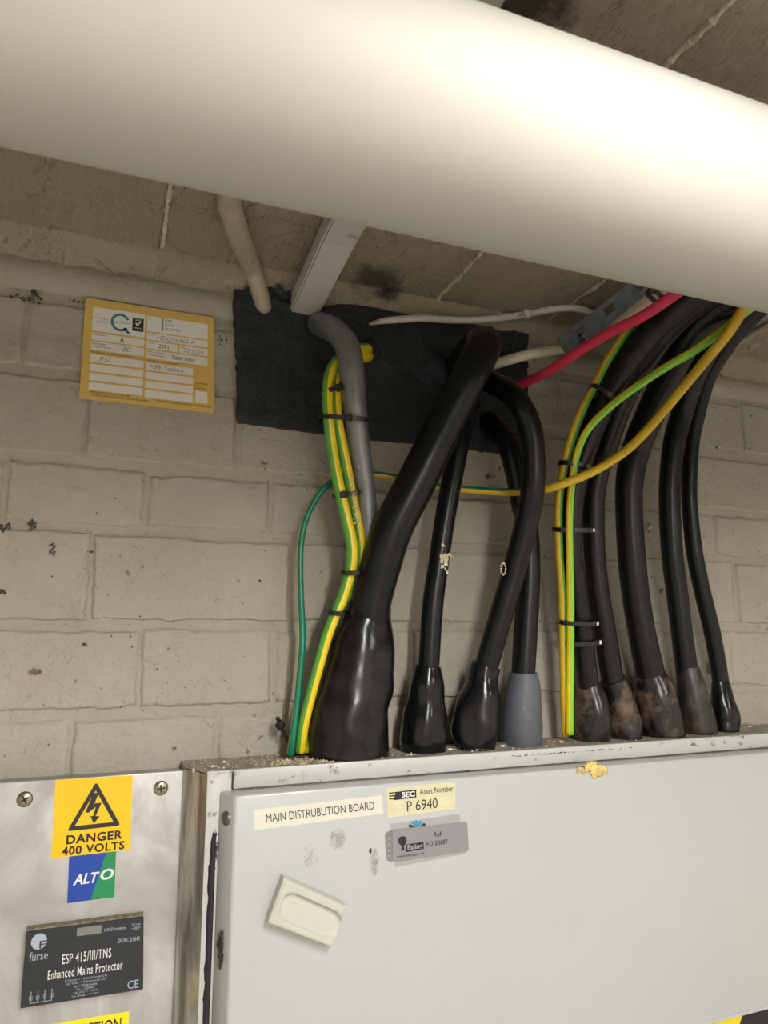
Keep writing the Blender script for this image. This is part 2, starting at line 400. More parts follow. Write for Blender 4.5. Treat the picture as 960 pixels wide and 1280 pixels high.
def block(name, x0, x1, z0, z1, parent, mat, y=0.0):
    """a painted block: uneven outline, crisp on the right and bottom arris, softly filled on the left and top"""
    per = []; nx = 16; nz_ = 9; seed = random.random()*100
    for k in range(nx): per.append((x0+(x1-x0)*k/nx, z0))
    for k in range(nz_): per.append((x1, z0+(z1-z0)*k/nz_))
    for k in range(nx): per.append((x1-(x1-x0)*k/nx, z1))
    for k in range(nz_): per.append((x0, z1-(z1-z0)*k/nz_))
    softl = random.uniform(0.003, 0.011); softt = random.uniform(0.002, 0.009); br = random.uniform(0.001, 0.004)
    def ring(il, it, ir, ib, yy, amp):
        out = []
        amp *= 1.35
        for x, z in per:
            q = Vector((x*17, z*17, seed)); q2 = Vector((x*75, z*75, seed))
            jx = (noise.noise(q)*0.6+noise.noise(q2)*0.5)*amp; jz = (noise.noise(q+Vector((0, 0, 40)))*0.7+noise.noise(q2+Vector((0, 0, 40)))*0.5)*amp
            dx = il if abs(x-x0) < 1e-6 else (-ir if abs(x-x1) < 1e-6 else 0)
            dz = ib if abs(z-z0) < 1e-6 else (-it if abs(z-z1) < 1e-6 else 0)
            out.append(Vector((x+dx+jx, yy, z+dz+jz)))
        return out
    A = ring(0, 0, 0, 0, 0.0075, 0.004); B = ring(softl*0.5, softt*0.5, 0.0006, 0.0006, y+0.0018, 0.0042); Cc = ring(softl+0.002, softt+0.002, br+0.002, br+0.001, y, 0.0050)
    n = len(per); V = A+B+Cc; Fc = []
    for r in range(2):
        for k in range(n): Fc.append((r*n+k, r*n+(k+1) % n, (r+1)*n+(k+1) % n, (r+1)*n+k))
    Fc.append(tuple(range(2*n, 3*n)))
    o = obj(name, V, Fc, mat, parent)
    for i, p in enumerate(o.data.polygons): p.use_smooth = i < 2*n
    return fix(o)
ZS = [2.2532, 2.1335, 2.0037, 1.9043, 1.7662, 1.6428, 1.520, 1.400]
def fill(known, per=0.2345, lo=-1.25, hi=2.15):
    xs = sorted(known); 
    while xs[0] > lo: xs.insert(0, xs[0]-per)
    while xs[-1] < hi: xs.append(xs[-1]+per)
    return xs
ROWS = [fill([-0.144, 0.09, 0.32]), fill([-0.051, 0.17, 0.40]), fill([-0.151, 0.037, 0.228, 0.460, 0.692, 0.925, 1.157]),
        fill([-0.031, 0.262]), fill([0.043, 0.238, 0.473, 0.708, 0.943, 1.178]), fill([-0.042, 0.155]), fill([0.04, 0.27])]
for r, xs in enumerate(ROWS):
    z1, z0 = ZS[r], ZS[r+1]
    for a, b_ in zip(xs, xs[1:]):
        gl = random.uniform(0.002, 0.010); gt = random.uniform(0.010, 0.017)
        block('block', a+gl, b_-0.0005, z0+0.0012, z1-gt, wall, M['wall'], y=random.uniform(-0.0012, 0.0014))
def chips(px, py_, rx, ry, n, size, mat='chip'):
    V = []; Fc = []; c = at(px, py_, 0)
    for _ in range(n):
        r = random.random()**0.8; th = random.random()*2*pi
        p = Vector((c.x+rx*r*cos(th), -0.0022-random.random()*0.0004, c.z+ry*r*sin(th))); k = random.randint(5, 8); s = size*random.uniform(0.4, 1.9); ph = random.random()*6; b0 = len(V)
        for j in range(k):
            an = ph+2*pi*j/k; rr = s*random.uniform(0.4, 1.3); V.append(p+Vector((cos(an)*rr, 0, sin(an)*rr)))
        Fc.append(tuple(range(b0, b0+k)))
    o = obj('paint_chip', V, Fc, M[mat], wall, kind='stuff')
for a in [(41,656,.006,.008,26,.0017),(7,659,.006,.006,16,.0018),(65,687,.005,.012,26,.0012),(5,740,.004,.002,5,.002),(114,690,.001,.002,2,.002),(324,726,.001,.001,1,.0026),(95,850,.002,.003,3,.0018),
          (34,374,.025,.006,26,.0016),(43,368,.006,.004,14,.0022),(95,378,.014,.002,12,.0012),(238,362,.004,.010,16,.0018),(262,378,.002,.012,10,.0014),(150,375,.010,.002,12,.0014),(278,425,.010,.010,20,.0010),
          (44,840,.008,.004,12,.0022,'brick'),(218,936,.004,.004,8,.0014,'brick'),(106,805,.003,.003,4,.0018),(180,602,.002,.002,2,.001),(915,486,.010,.004,14,.0014),(925,470,.012,.004,12,.0014),(938,520,.004,.004,6,.001),(895,560,.002,.002,3,.0016),
          (765,835,.004,.006,8,.0014),(540,700,.01,.008,14,.0008),(610,596,.006,.004,10,.0018),(690,520,.012,.02,14,.0009),(885,835,.004,.010,14,.0022,'brick'),(330,580,.006,.010,16,.001),(145,700,.1,.1,40,.0007),(200,830,.14,.08,50,.0008),(850,640,.2,.1,50,.0008),(330,690,.02,.04,10,.0008)]:
    chips(*a)
# smooth band under the ceiling and the uneven mortar fillet
def long_strip(name, prof, x0, x1, n, mat, amp, parent=None, kind=None, sc=9):
    V = []; Fc = []; m = len(prof)
    for i in range(n+1):
        x = x0+(x1-x0)*i/n
        for j, (y, z) in enumerate(prof):
            a = amp if 0 < j < m-1 else 0
            V.append(Vector((x, y+a*noise.noise(Vector((x*sc, j*1.7, 1)))*1.0, z+a*noise.noise(Vector((x*sc, j*1.7, 9))))))
    for i in range(n):
        for j in range(m-1): Fc.append((i*m+j, i*m+j+1, (i+1)*m+j+1, (i+1)*m+j))
    o = obj(name, V, Fc, mat, parent, smooth=True, kind=kind); return fix(o)
fil = long_strip('trim_1', [(0.004, CEIL+0.008), (-0.036, CEIL+0.006), (-0.034, CEIL-0.006), (-0.020, CEIL-0.020), (-0.006, CEIL-0.032), (-0.004, CEIL-0.040), (0.008, CEIL-0.046)], X0, X1, 700, M['ceil'], 0.0035, kind='structure', sc=34)
band = long_strip('trim_2', [(0.008, CEIL-0.034), (-0.004, CEIL-0.038), (-0.005, CEIL-0.060), (-0.003, CEIL-0.083), (0.008, CEIL-0.0855)], X0, X1, 160, M['wall'], 0.003, kind='structure')
# ceiling slabs with light mortar beads in the joints
JX = [0.041+0.2345*k for k in range(-7, 12)]
JX = [(0.513 if abs(x-0.51) < 0.01 else (0.748 if abs(x-0.7445) < 0.01 else x)) for x in JX]
for a, b_ in zip(JX, JX[1:]):
    n = 24; V = []; dz = random.uniform(-0.002, 0.002)
    for i in range(n+1):
        y = 0.0-2.6*i/n
        for x, s in ((a, 1), (b_, -1)):
            jx = 0.003*noise.noise(Vector((x*9, y*18, 4)))
            V += [Vector((x+s*0.003+jx, y, CEIL+0.008)), Vector((x+s*0.004+jx, y, CEIL+0.001+dz)), Vector((x+s*0.009+jx, y, CEIL-0.0005+dz))]
    Fc = []
    for i in range(n):
        p = i*6; q = p+6
        Fc += [(p, p+1, q+1, q), (p+1, p+2, q+2, q+1), (p+2, p+5, q+5, q+2), (p+5, p+4, q+4, q+5), (p+4, p+3, q+3, q+4)]
    fix(obj('ceiling_slab', V, Fc, M['ceil'], ceiling))
for x in JX:
    n = 330; V = []; Fc = []
    for i in range(n+1):
        y = -0.02-1.3*i/n
        wv_ = 0.0035+0.0035*abs(noise.noise(Vector((x*5, y*40, 2))))+0.003*noise.noise(Vector((x*5, y*170, 2))); h = 0.001+0.007*max(0, noise.noise(Vector((x*3, y*30, 7)))+0.3+0.6*noise.noise(Vector((x*3, y*190, 7))))
        cx = x+0.003*noise.noise(Vector((x*9, y*14, 5)))+0.002*noise.noise(Vector((x*9, y*120, 5)))
        V += [Vector((cx-wv_, y, CEIL+0.004)), Vector((cx-wv_*0.5, y, CEIL-h)), Vector((cx+wv_*0.5, y, CEIL-h*0.8)), Vector((cx+wv_, y, CEIL+0.004))]
    for i in range(n):
        p = i*4; q = p+4
        for j in range(3): Fc.append((p+j, p+j+1, q+j+1, q+j))
    fix(obj('mortar_bead', V, Fc, M['bead'], ceiling))

# ------------------------------------------------------------------ lamp fixtures: the main batten and the added fill battens
for (loc, ln, pw, lab) in LAMPS:
    x, y, z = loc
    t = empty('batten_light', (x, y, CEIL), lab, 'light')
    o = obj('lamp_body', *box(x-0.035, x+0.035, y-ln/2, y+ln/2, z+0.02, CEIL), M['lampbody'], t); bevel(o, 0.006)
    o = obj('diffuser', *box(x-0.03, x+0.03, y-ln/2+0.01, y+ln/2-0.01, z, z+0.022), M['emit'], t); bevel(o, 0.008)
    L = bpy.data.lights.new('batten_glow', 'AREA'); L.shape = 'RECTANGLE'; L.size = 0.06; L.size_y = ln; L.energy = pw; L.color = LCOL
    lo = bpy.data.objects.new('batten_glow', L); COL.objects.link(lo); lo.parent = t; lo.location = (0, 0, z-0.004-CEIL)

# ------------------------------------------------------------------ big white pipe across the top
cz = 0.396; py = -0.65; pr_ = 0.084
V, Fc, _ = tube([(Vector((x, py, ZC+cz)), pr_) for x in (X0, -0.8, -0.2, 0.3, 0.8, 1.4, 2.1, X1)], seg=64, n=4)
pipe = obj('overhead_pipe', V, Fc, M['pipe'], smooth=True)
tag(pipe, 'thick smooth white pipe crossing the whole view just under the ceiling', 'pipe')

# ------------------------------------------------------------------ black fire seal patch on the wall
def seal_patch():
    out = [(291,366),(297,529),(370,539),(440,548),(520,556),(590,563),(648,569),(657,520),(655,470),(657,418),(628,412),(600,405),(560,403),(520,399),(480,391),(440,383),(405,386),(380,380),(352,356),(320,362)]
    base = [at(x, y, 0.0) for x, y in out]
    pts = []
    n = len(base)
    for i in range(n):
        a, b_ = base[i], base[(i+1) % n]; L = (b_-a).length; k = max(1, int(L/0.009))
        for j in range(k):
            p = a.lerp(b_, j/k); j2 = 0.0035 if p.z > 2.18 or p.x > 0.6 else 0.0012
            pts.append(p+Vector((noise.noise(p*90), 0, noise.noise(p*90+Vector((5, 5, 5)))))*j2*1.6)
    bm = bmesh.new()
    back = [bm.verts.new((p.x, 0.0075, p.z)) for p in pts]
    frt = [bm.verts.new((p.x, -0.012, p.z)) for p in pts]
    m = len(pts)
    for i in range(m): bm.faces.new((back[i], back[(i+1) % m], frt[(i+1) % m], frt[i]))
    # inside grid for the uneven trowelled surface
    from mathutils.geometry import delaunay_2d_cdt
    co = [Vector((p.x, p.z)) for p in pts]
    xs = [p.x for p in pts]; zs = [p.z for p in pts]
    ext = []
    x = min(xs)
    while x < max(xs):
        z = min(zs)
        while z < max(zs):
            ext.append(Vector((x+random.uniform(-.002, .002), z+random.uniform(-.002, .002)))); z += 0.009
        x += 0.009
    r = delaunay_2d_cdt(co+ext, [(i, (i+1) % m) for i in range(m)], [list(range(m))], 1, 1e-5)
    vv = []
    for k, p in enumerate(r[0]):
        orig = r[3][k]
        bi = [q for q in orig if q < m]
        if bi: vv.append(frt[bi[0]])
        else:
            P = Vector((p.x, 0, p.y)); vv.append(bm.verts.new((p.x, -0.0135-0.004*noise.noise(P*22)-0.0025*noise.noise(P*70), p.y)))
    for f in r[2]:
        try: bm.faces.new([vv[i] for i in f])
        except Exception: pass
    bmesh.ops.recalc_face_normals(bm, faces=bm.faces)
    me = bpy.data.meshes.new('fire_seal_patch')
    c = Vector((0.4, 0, 2.1)); bmesh.ops.translate(bm, verts=bm.verts, vec=-c)
    for f in bm.faces: f.smooth = True
    bm.to_mesh(me); bm.free(); me.materials.append(M['seal'])
    o = bpy.data.objects.new('fire_seal_patch', me); COL.objects.link(o); o.location = c
    return tag(o, 'black trowelled fire seal patch on the wall where the cables pass through', 'fire seal')
seal = seal_patch()
# black mastic daubs: raised collars where things pass through the seal, and smears up onto the ceiling fillet
def lumpy(c, rx, ry, rz, mat, parent, name, amp=0.35, sc=60, segs=(14, 9)):
    V = []; Fc = []; s, r = segs; c = Vector(c)
    for i in range(1, r):
        th = pi*i/r
        for k in range(s):
            ph = 2*pi*k/s; d = Vector((sin(th)*cos(ph), sin(th)*sin(ph), cos(th)))
            a = 1+amp*noise.noise((c+d*0.02)*sc)
            V.append(c+Vector((d.x*rx, d.y*ry, d.z*rz))*a)
    V.append(c+Vector((0, 0, rz))); V.append(c-Vector((0, 0, rz)))
    for i in range(r-2):
        for k in range(s): Fc.append((i*s+k, i*s+(k+1) % s, (i+1)*s+(k+1) % s, (i+1)*s+k))
    for k in range(s):
        Fc.append((len(V)-2, k, (k+1) % s)[::-1]); Fc.append((len(V)-1, (r-2)*s+k, (r-2)*s+(k+1) % s))
    return fix(obj(name, V, Fc, mat, parent, smooth=True))
for (x, y, rx, rz) in [(556,462,30,24),(603,478,24,20),(618,540,30,26),(575,520,22,24),(461,440,13,15),(402,404,19,13),(333,376,22,12),(362,384,22,9)]:
    P = at(x, y, -0.006); lumpy(P, pr(2*rx, P), 0.022 if x == 461 else 0.014, pr(2*rz, P), M['seal'], seal, 'mastic_collar')
def smear(x0_, x1_, zlo, zhi, seedv):
    V = []; Fc = []; n = int(abs(x1_-x0_)/0.003)
    for i in range(n+1):
        x = x0_+(x1_-x0_)*i/n; e = min(1, 6*i/n, 6*(n-i)/n)
        hi = zlo+(zhi-zlo)*e*max(0.3, min(1.1, 0.75+0.5*noise.noise(Vector((x*45, seedv, 0)))+0.25*noise.noise(Vector((x*160, seedv, 0)))))
        for j in range(4):
            z = zlo+(hi-zlo)*j/3; y = -0.0125-0.0275*max(0, min(1, (z-(CEIL-0.040))/0.036))
            V.append(Vector((x, y-0.001*noise.noise(Vector((x*80, z*80, 1))), z)))
    for i in range(n):
        for j in range(3): Fc.append((i*4+j, i*4+j+1, i*4+j+5, i*4+j+4))
    return fix(obj('mastic_smear', V, Fc, M['seal'], seal, smooth=True))
zl = CEIL-0.052
smear(at(292,366).x, at(372,366).x, zl-0.02, CEIL-0.014, 1.0)
smear(at(372,380).x, at(520,398).x, zl-0.03, CEIL-0.033, 5.0)
smear(at(520,398).x, at(610,410).x, zl-0.03, CEIL-0.046, 9.0)

# ------------------------------------------------------------------ main distribution board
ZT = at(350, 943)[2]; YF = -0.100; YD = -0.132
bx0 = at(258, 1000, YF).x; BX1 = 1.62
zb = at(960, 1262, YD).z
board = empty('distribution_board', ((bx0+BX1)/2, -0.05, zb-0.12), 'long white enamelled steel main distribution board on the wall below the cables', 'distribution board')
zr = at(292, 986, YF).z
cab = obj('cabinet_body', *box(bx0, BX1, YF+0.012, 0.004, zb-0.12, ZT-0.002), M['enamel_worn'], board); bevel(cab, 0.0015)
xg_ = at(291.5, 975, YF).x
# top plate, overlapping the front a little
xs0 = at(229, 1000, -0.048).x
pl = [(xs0-0.0005, 0.003), (xs0-0.0005, -0.048), (bx0-0.0005, YF-0.0008), (BX1, YF-0.0008), (BX1, 0.003)]
V = [Vector((x, y, ZT-0.0015)) for x, y in pl]+[Vector((x, y, ZT)) for x, y in pl]
tp = fix(obj('top_plate', V, [(0,1,2,3,4), (9,8,7,6,5)]+[(k, (k+1) % 5, 5+(k+1) % 5, 5+k) for k in range(5)], M['topdust'], board))
o = obj('top_trim', *box(bx0, xg_-0.002, YF-0.0012, YF+0.004, ZT-0.004, ZT+0.0006), M['enamel_worn'], board)
xg = at(291.5, 975, YF).x
o = obj('corner_post', *box(bx0, xg-0.002, YF, YF+0.014, zb-0.12, ZT-0.0025), M['enamel_worn'], board); bevel(o, 0.0012)
o = obj('top_rail', *box(xg, BX1, YF-0.003, YF+0.003, zr, ZT+0.0008), M['enamel_worn'], board); bevel(o, 0.0022)
o = obj('bottom_rail', *box(xg, BX1, YF, YF+0.012, zb-0.12, zb+0.02), M['enamel'], board); bevel(o, 0.0015)
xs0 = at(229, 1000, -0.048).x
V = [Vector(p) for p in ((xs0, -0.048, zb-0.12), (bx0, YF+0.001, zb-0.12), (bx0, YF+0.001, ZT-0.003), (xs0, -0.048, ZT-0.003), (xs0, 0.0, zb-0.12), (bx0, 0.0, zb-0.12), (bx0, 0.0, ZT-0.003), (xs0, 0.0, ZT-0.003))]
fix(obj('side_plate', V, BF, M['steel2'], board))
# door with a folded, sloping left edge
dl = at(289, 1140, YD).x; db = at(269, 1140, YF-0.002).x; DX1 = 1.58
zd = at(290, 995, YD).z
V = [Vector(p) for p in ((dl, YD, zb), (DX1, YD, zb), (DX1, YD, zd), (dl, YD, zd), (db, YF-0.001, zb), (DX1+0.002, YF-0.001, zb), (DX1+0.002, YF-0.001, zd+0.001), (db, YF-0.001, zd+0.001))]
door = obj('door', V, BF, M['enamel'], board); bevel(door, 0.0035, 3)
# lip along the bottom of the door
o = obj('door_lip', *box(dl+0.004, DX1-0.004, YD-0.0012, YD+0.004, zb+0.001, zb+0.006), M['enamel'], door); bevel(o, 0.001)
# side screw of the door
P = at(274.5, 1024, -0.118); nrm = Vector((-0.032, -(dl-db), 0)).normalized()
mid = Vector(((dl+db)/2, (YD+YF)/2, P.z))
V, Fc = dome(mid, nrm, 0.0092, 0.0045); sc_ = fix(obj('screw', V, Fc, M['dbolt'], door, smooth=True))
# perished gasket behind the folded edge
gx = at(263, 1100, YF-0.002)
V = []; Fc = []
z1_, z0_ = at(263, 1040, YF).z, zb
n = 110
for i in range(n+1):
    z = z1_+(z0_-z1_)*i/n; ww = 0.0040*min(1, i/14+0.1)+0.0022*noise.noise(Vector((0, 1, z*60)))+0.001*noise.noise(Vector((0, 1, z*260)))
    c0 = gx.x+0.001
    V += [Vector((c0-ww, YF+0.001, z)), Vector((c0-ww*0.6, YF-0.006, z)), Vector((c0+0.0035, YF-0.006, z)), Vector((c0+0.005, YF+0.001, z))]
for i in range(n):
    for j in range(3): Fc.append((i*4+j, i*4+j+1, (i+1)*4+j+1, (i+1)*4+j))
fix(obj('gasket', V, Fc, M['gasket'], board, smooth=True))
# worn-through rust marks on the folded edge: irregular thin flakes
def flakes(name, c, du, dv, n, mat, parent, size, nrm=Vector((0, -1, 0)), aniso=1.0, fall=1.0):
    V = []; Fc = []; nrm = nrm.normalized(); a = Vector((0, 0, 1)); b_ = nrm.cross(a).normalized()
    for _ in range(n):
        r = random.random()**fall; th = random.random()*2*pi
        p = c+b_*du*r*cos(th)+a*dv*r*sin(th)+nrm*random.uniform(0.0001, 0.00035)
        k = random.randint(4, 7); s = size*random.uniform(0.4, 1.3); base = len(V); ph = random.random()*6
        for j in range(k):
            an = ph+2*pi*j/k; rr = s*random.uniform(0.5, 1.2)
            V.append(p+b_*cos(an)*rr+a*sin(an)*rr*aniso)
        Fc.append(tuple(range(base, base+k)))
    return obj(name, V, Fc, mat, parent, kind='stuff')
flakes('rust_patch', Vector((mid.x-0.001, mid.y, at(275, 1185, -0.116).z))+nrm*0.0006, 0.007, 0.026, 130, M['rust'], door, 0.0016, nrm, 1.8)
flakes('rust_patch', at(270, 1062, YF-0.004), 0.003, 0.03, 40, M['rust'], board, 0.0010, Vector((0, -1, 0)), 2.5)
# dome bolts on the top plate
for (x, y, w_) in [(265,958,17),(279,952,13),(561,936,20),(627,932,19),(700,927,14),(770,921,15),(806,917,15),(836,915,14),(862,912,15),(905,909.5,14),(935,907.5,14)]:
    P = atz(x, y, ZT); V, Fc = dome(P, (0, 0, 1), pr(w_, P), 0.006 if w_ > 15 else 0.0045)
    fix(obj('dome_bolt', V, Fc, M['bolt'], board, smooth=True))
# dark gland plate edge showing behind the earth wires
o = obj('gland_plate', *box(at(343, 940).x, at(380, 940).x, -0.05, -0.035, ZT, ZT+0.004), M['rust'], board)
# rust line along the rail edge
flakes('rust_patch', at(700, 941, YF-0.0036), 0.16, 0.0012, 60, M['rust'], board, 0.0022, Vector((0, -1, 0)), 0.35)
flakes('rust_patch', at(925, 920, YF-0.0036), 0.03, 0.003, 22, M['rust'], board, 0.0014, Vector((0, -1, 0)), 0.5)
# adhesive residue on the door
def strokes(name, px, py_, rx, ry, n, L, wd, ang, mat):
    V = []; Fc = []; c = at(px, py_, YD-0.0001)
    for _ in range(n):
        r = random.random()**0.7; th = random.random()*2*pi
        p = c+Vector((rx*r*cos(th), -random.uniform(0.0001, 0.0004), ry*r*sin(th)))
        a = ang+random.uniform(-0.35, 0.35); d = Vector((cos(a), 0, sin(a))); q = Vector((-sin(a), 0, cos(a)))
        l = L*random.uniform(0.3, 1.0); w2 = wd*random.uniform(0.4, 1.2); b0 = len(V)
        V += [p-d*l, p-d*l*0.3-q*w2, p+d*l*0.6-q*w2*0.7, p+d*l, p+d*l*0.3+q*w2, p-d*l*0.5+q*w2*0.8]
        Fc.append(tuple(range(b0, b0+6)))
    return obj(name, V, Fc, mat, door, kind='stuff')
strokes('adhesive_residue', 422, 1048, 0.011, 0.013, 130, 0.0045, 0.0005, 0.75, M['smudge'])
strokes('adhesive_residue', 388, 1070, 0.011, 0.015, 50, 0.0045, 0.0004, 0.9, M['smudge'])
strokes('adhesive_residue', 468, 1078, 0.006, 0.017, 100, 0.0045, 0.0004, 1.25, M['smudge'])
strokes('adhesive_residue', 463, 1064, 0.002, 0.004, 20, 0.002, 0.0006, 1.4, M['ink'])
# dried foam on the door top
foam = empty('foam_blob', at(737, 961, YD), 'crusty yellow blob of dried foam on the top edge of the board door', 'foam')
for _ in range(46):
    x = 737+random.gauss(6, 9); y = 962+random.gauss(0, 3.6); s = random.uniform(0.0015, 0.0042)*(1.5 if x > 732 else 0.7)
    if x < 712 or x > 758: continue
    P = at(x, y, YD-0.0006); lumpy(P, s*1.4, 0.0022, s, M['foam'], foam, 'foam_crust', 0.9, 260, (8, 5))
# hazard tape under the door
V, Fc = [], []
hz = [(-0.05, 0), (0.05, 1), (0.15, 0), (0.25, 1), (0.35, 0), (0.45, 1), (0.55, 0)]
xt = at(933, 1270, YF).x; zt_ = zb-0.012
ht = empty('hazard_tape', (xt+0.1, YF, zt_-0.05), 'black and yellow diagonal hazard tape below the board door at lower right', 'tape')
w_ = 0.07
for k in range(-3, 6):
    a = xt+k*w_; sh = 0.05
    q = [Vector((a+0.012, YF-0.0002, zb+0.016)), Vector((a+w_+0.012, YF-0.0002, zb+0.016)), Vector((a+w_-sh, YF-0.0002, zb-0.085)), Vector((a-sh, YF-0.0002, zb-0.085))]
    o = obj('stripe', *slab(q, 0.0004), M['ink'] if k % 2 == 0 else M['hazyellow'], ht)

# ------------------------------------------------------------------ stickers on the board door
def sticker(name, pts, Y, mat, label, cat='sticker', t=0.0004):
    q = quad(pts, Y); c = (q[2]+q[3])/2
    root = empty(name, c, label, cat); V, Fc = slab(q, t)
    o = fix(obj('backing', V, Fc, mat, root)); return root, q
S, q = sticker('printed_label', [(316,1012),(477.5,994),(479,1017),(318,1038)], YD, M['paper'], 'cream label reading MAIN DISTRUBUTION BOARD on the white door', 'label')
text(q, 'MAIN DISTRUBUTION BOARD', 0.09, 0.93, 0.28, 0.70, 0.0006, M['ink'], S)
S, q = sticker('asset_label', [(483,985),(569,977),(569,1011),(484.5,1022)], YD, M['asset'], 'pale yellow asset number label reading P 6940 on the white door', 'label')
flat('logo_block', q, [(0.13,0.16),(0.42,0.14),(0.42,0.42),(0.09,0.44)], 0.0006, M['ink'], S)
flats('speed_line', q, [[(0.03,0.16+0.1*k),(0.15,0.16+0.1*k),(0.15,0.20+0.1*k),(0.03,0.20+0.1*k)] for k in range(3)], 0.0007, M['ink'], S)
text(q, 'SEC', 0.21, 0.40, 0.19, 0.38, 0.0008, M['white'], S, bold=0.03)
text(q, 'Asset Number', 0.47, 0.97, 0.13, 0.34, 0.0007, M['ink'], S)
text(q, 'P 6940', 0.28, 0.73, 0.52, 0.88, 0.0007, M['ink'], S)
S, q = sticker('faded_label', [(488,1030),(574,1017),(582,1067),(494,1084)], YD, M['silver2'], 'faded translucent label with a blue and black star, half covered by the silver one', 'label')
c = (0.36, 0.17)
for k, (a, mm_) in enumerate([(-170, 'ink'), (-140, 'ink'), (-112, 'sky'), (-88, 'sky'), (-60, 'sky'), (-30, 'ink'), (-10, 'sky')]):
    a = radians(a); r0, r1 = 0.035, 0.14; px_, py2 = cos(a), sin(a)*1.6
    nx_, ny_ = -sin(a)*0.012, cos(a)*0.02
    flat('star_ray', q, [(c[0]+px_*r0-nx_, c[1]+0.06+py2*r0-ny_), (c[0]+px_*r1-nx_*1.8, c[1]+0.06+py2*r1-ny_*1.8), (c[0]+px_*r1+nx_*1.8, c[1]+0.06+py2*r1+ny_*1.8), (c[0]+px_*r0+nx_, c[1]+0.06+py2*r0+ny_)], 0.0006, M[mm_], S)
Y2 = YD-0.0007
qq = quad([(490,1037),(584,1027),(586,1064),(491,1078)], Y2)
S = empty('council_label', (qq[2]+qq[3])/2, 'silver Ealing reference label EQ 20687 stuck over the faded one', 'label')
pts = rrect(0, 1, 0, 1, 0.035, 0.09)
A = poly_on(qq, pts, 0.0); Bv = poly_on(qq, pts, 0.0004); n = len(A)
fix(obj('backing', A+Bv, [tuple(range(n, 2*n))]+[(k, (k+1) % n, n+(k+1) % n, n+k) for k in range(n)], M['silver'], S))
q2 = quad([(481,1041),(492,1036),(492,1077),(483,1076)], YD-0.0002)
flat('side_tab', q2, rrect(0, 1, 0, 1, 0.3, 0.08), 0.0003, M['tab'], S)
flats('tab_speck', q2, [[(0.3, v), (0.55, v), (0.55, v+0.05), (0.3, v+0.05)] for v in (0.22, 0.42, 0.63, 0.8)], 0.0006, M['silver2'], S)
q = qq
flat('tree_emblem', q, [(0.13+0.055*cos(t*pi/8)*(1+0.12*sin(t*5)), 0.38+0.16*sin(t*pi/8)*(1+0.1*cos(t*7))) for t in range(16)], 0.0006, M['ink'], S)
flat('tree_emblem', q, [(0.115,0.5),(0.145,0.5),(0.15,0.68),(0.11,0.68)], 0.0006, M['ink'], S)
flat('logo_block', q, [(0.17,0.50),(0.40,0.49),(0.40,0.72),(0.17,0.74)], 0.0006, M['ink'], S)
text(q, 'Ealing', 0.19, 0.385, 0.52, 0.73, 0.0008, M['silver2'], S, bold=0.02)
text(q, 'www.ealing.gov.uk', 0.05, 0.41, 0.80, 0.90, 0.0006, M['ink'], S, bold=0.01)
text(q, 'Ref:', 0.54, 0.65, 0.22, 0.38, 0.0006, M['ink'], S, bold=0.012)
text(q, 'EQ 20687', 0.44, 0.72, 0.50, 0.68, 0.0006, M['ink'], S, bold=0.012)

# ------------------------------------------------------------------ cream magnetic holder
def holder():
    q = quad([(351.5,1092),(429,1127),(410,1178),(331,1148)], YD-0.0005)
    T = 0.018
    root = empty('magnetic_holder', (q[2]+q[3])/2, 'tilted cream plastic magnetic holder with a scooped face on the white door', 'holder')
    V = []; Fc = []; nu, nv = 36, 26
    for j in range(nv+1):
        for i in range(nu+1):
            u, v = i/nu, j/nv
            uu, vv = (u-0.52)/0.44, (v-0.53)/0.335
            uu = (u-0.55)/0.47; d = (abs(uu)**6+abs(vv)**2.6)
            s = max(0, min(1, (1.0-d)/0.40)); s = s*s*(3-2*s)
            edge = min(u, 1-u, v*0.8, (1-v)*0.8); r = min(1, edge/0.025)
            h = T*(0.90+0.10*math.sqrt(max(0, 1-(1-r)**2)))-0.0105*s*(1.0-0.75*v) 
            h += 0.0012*math.sin(pi*u)*0
            V.append(bil(q, u, v)+Vector((0, -h, 0)))
    W = nu+1
    for j in range(nv):
        for i in range(nu): Fc.append((j*W+i, j*W+i+1, (j+1)*W+i+1, (j+1)*W+i))
    per = [i for i in range(W)]+[j*W+nu for j in range(1, nv+1)]+[nv*W+i for i in range(nu-1, -1, -1)]+[j*W for j in range(nv-1, 0, -1)]
    b0 = len(V); cen = sum(q, Vector())/4
    for k in per:
        p = V[k]; b1 = Vector((p.x, q[0].y, p.z)); V.append(b1)
    m = len(per)
    for k in range(m): Fc.append((per[k], b0+k, b0+(k+1) % m, per[(k+1) % m]))
    o = fix(obj('scooped_face', V, Fc, M['magnet'], root, smooth=True))
    try: o.data.set_sharp_from_angle(angle=radians(50))
    except Exception: pass
    q3 = [p+(cen-p)*0.05 for p in q]
    obj('magnet_strip', *slab([p+Vector((0, 0.0004, 0)) for p in q3], 0.001), M['tab'], root)
holder()

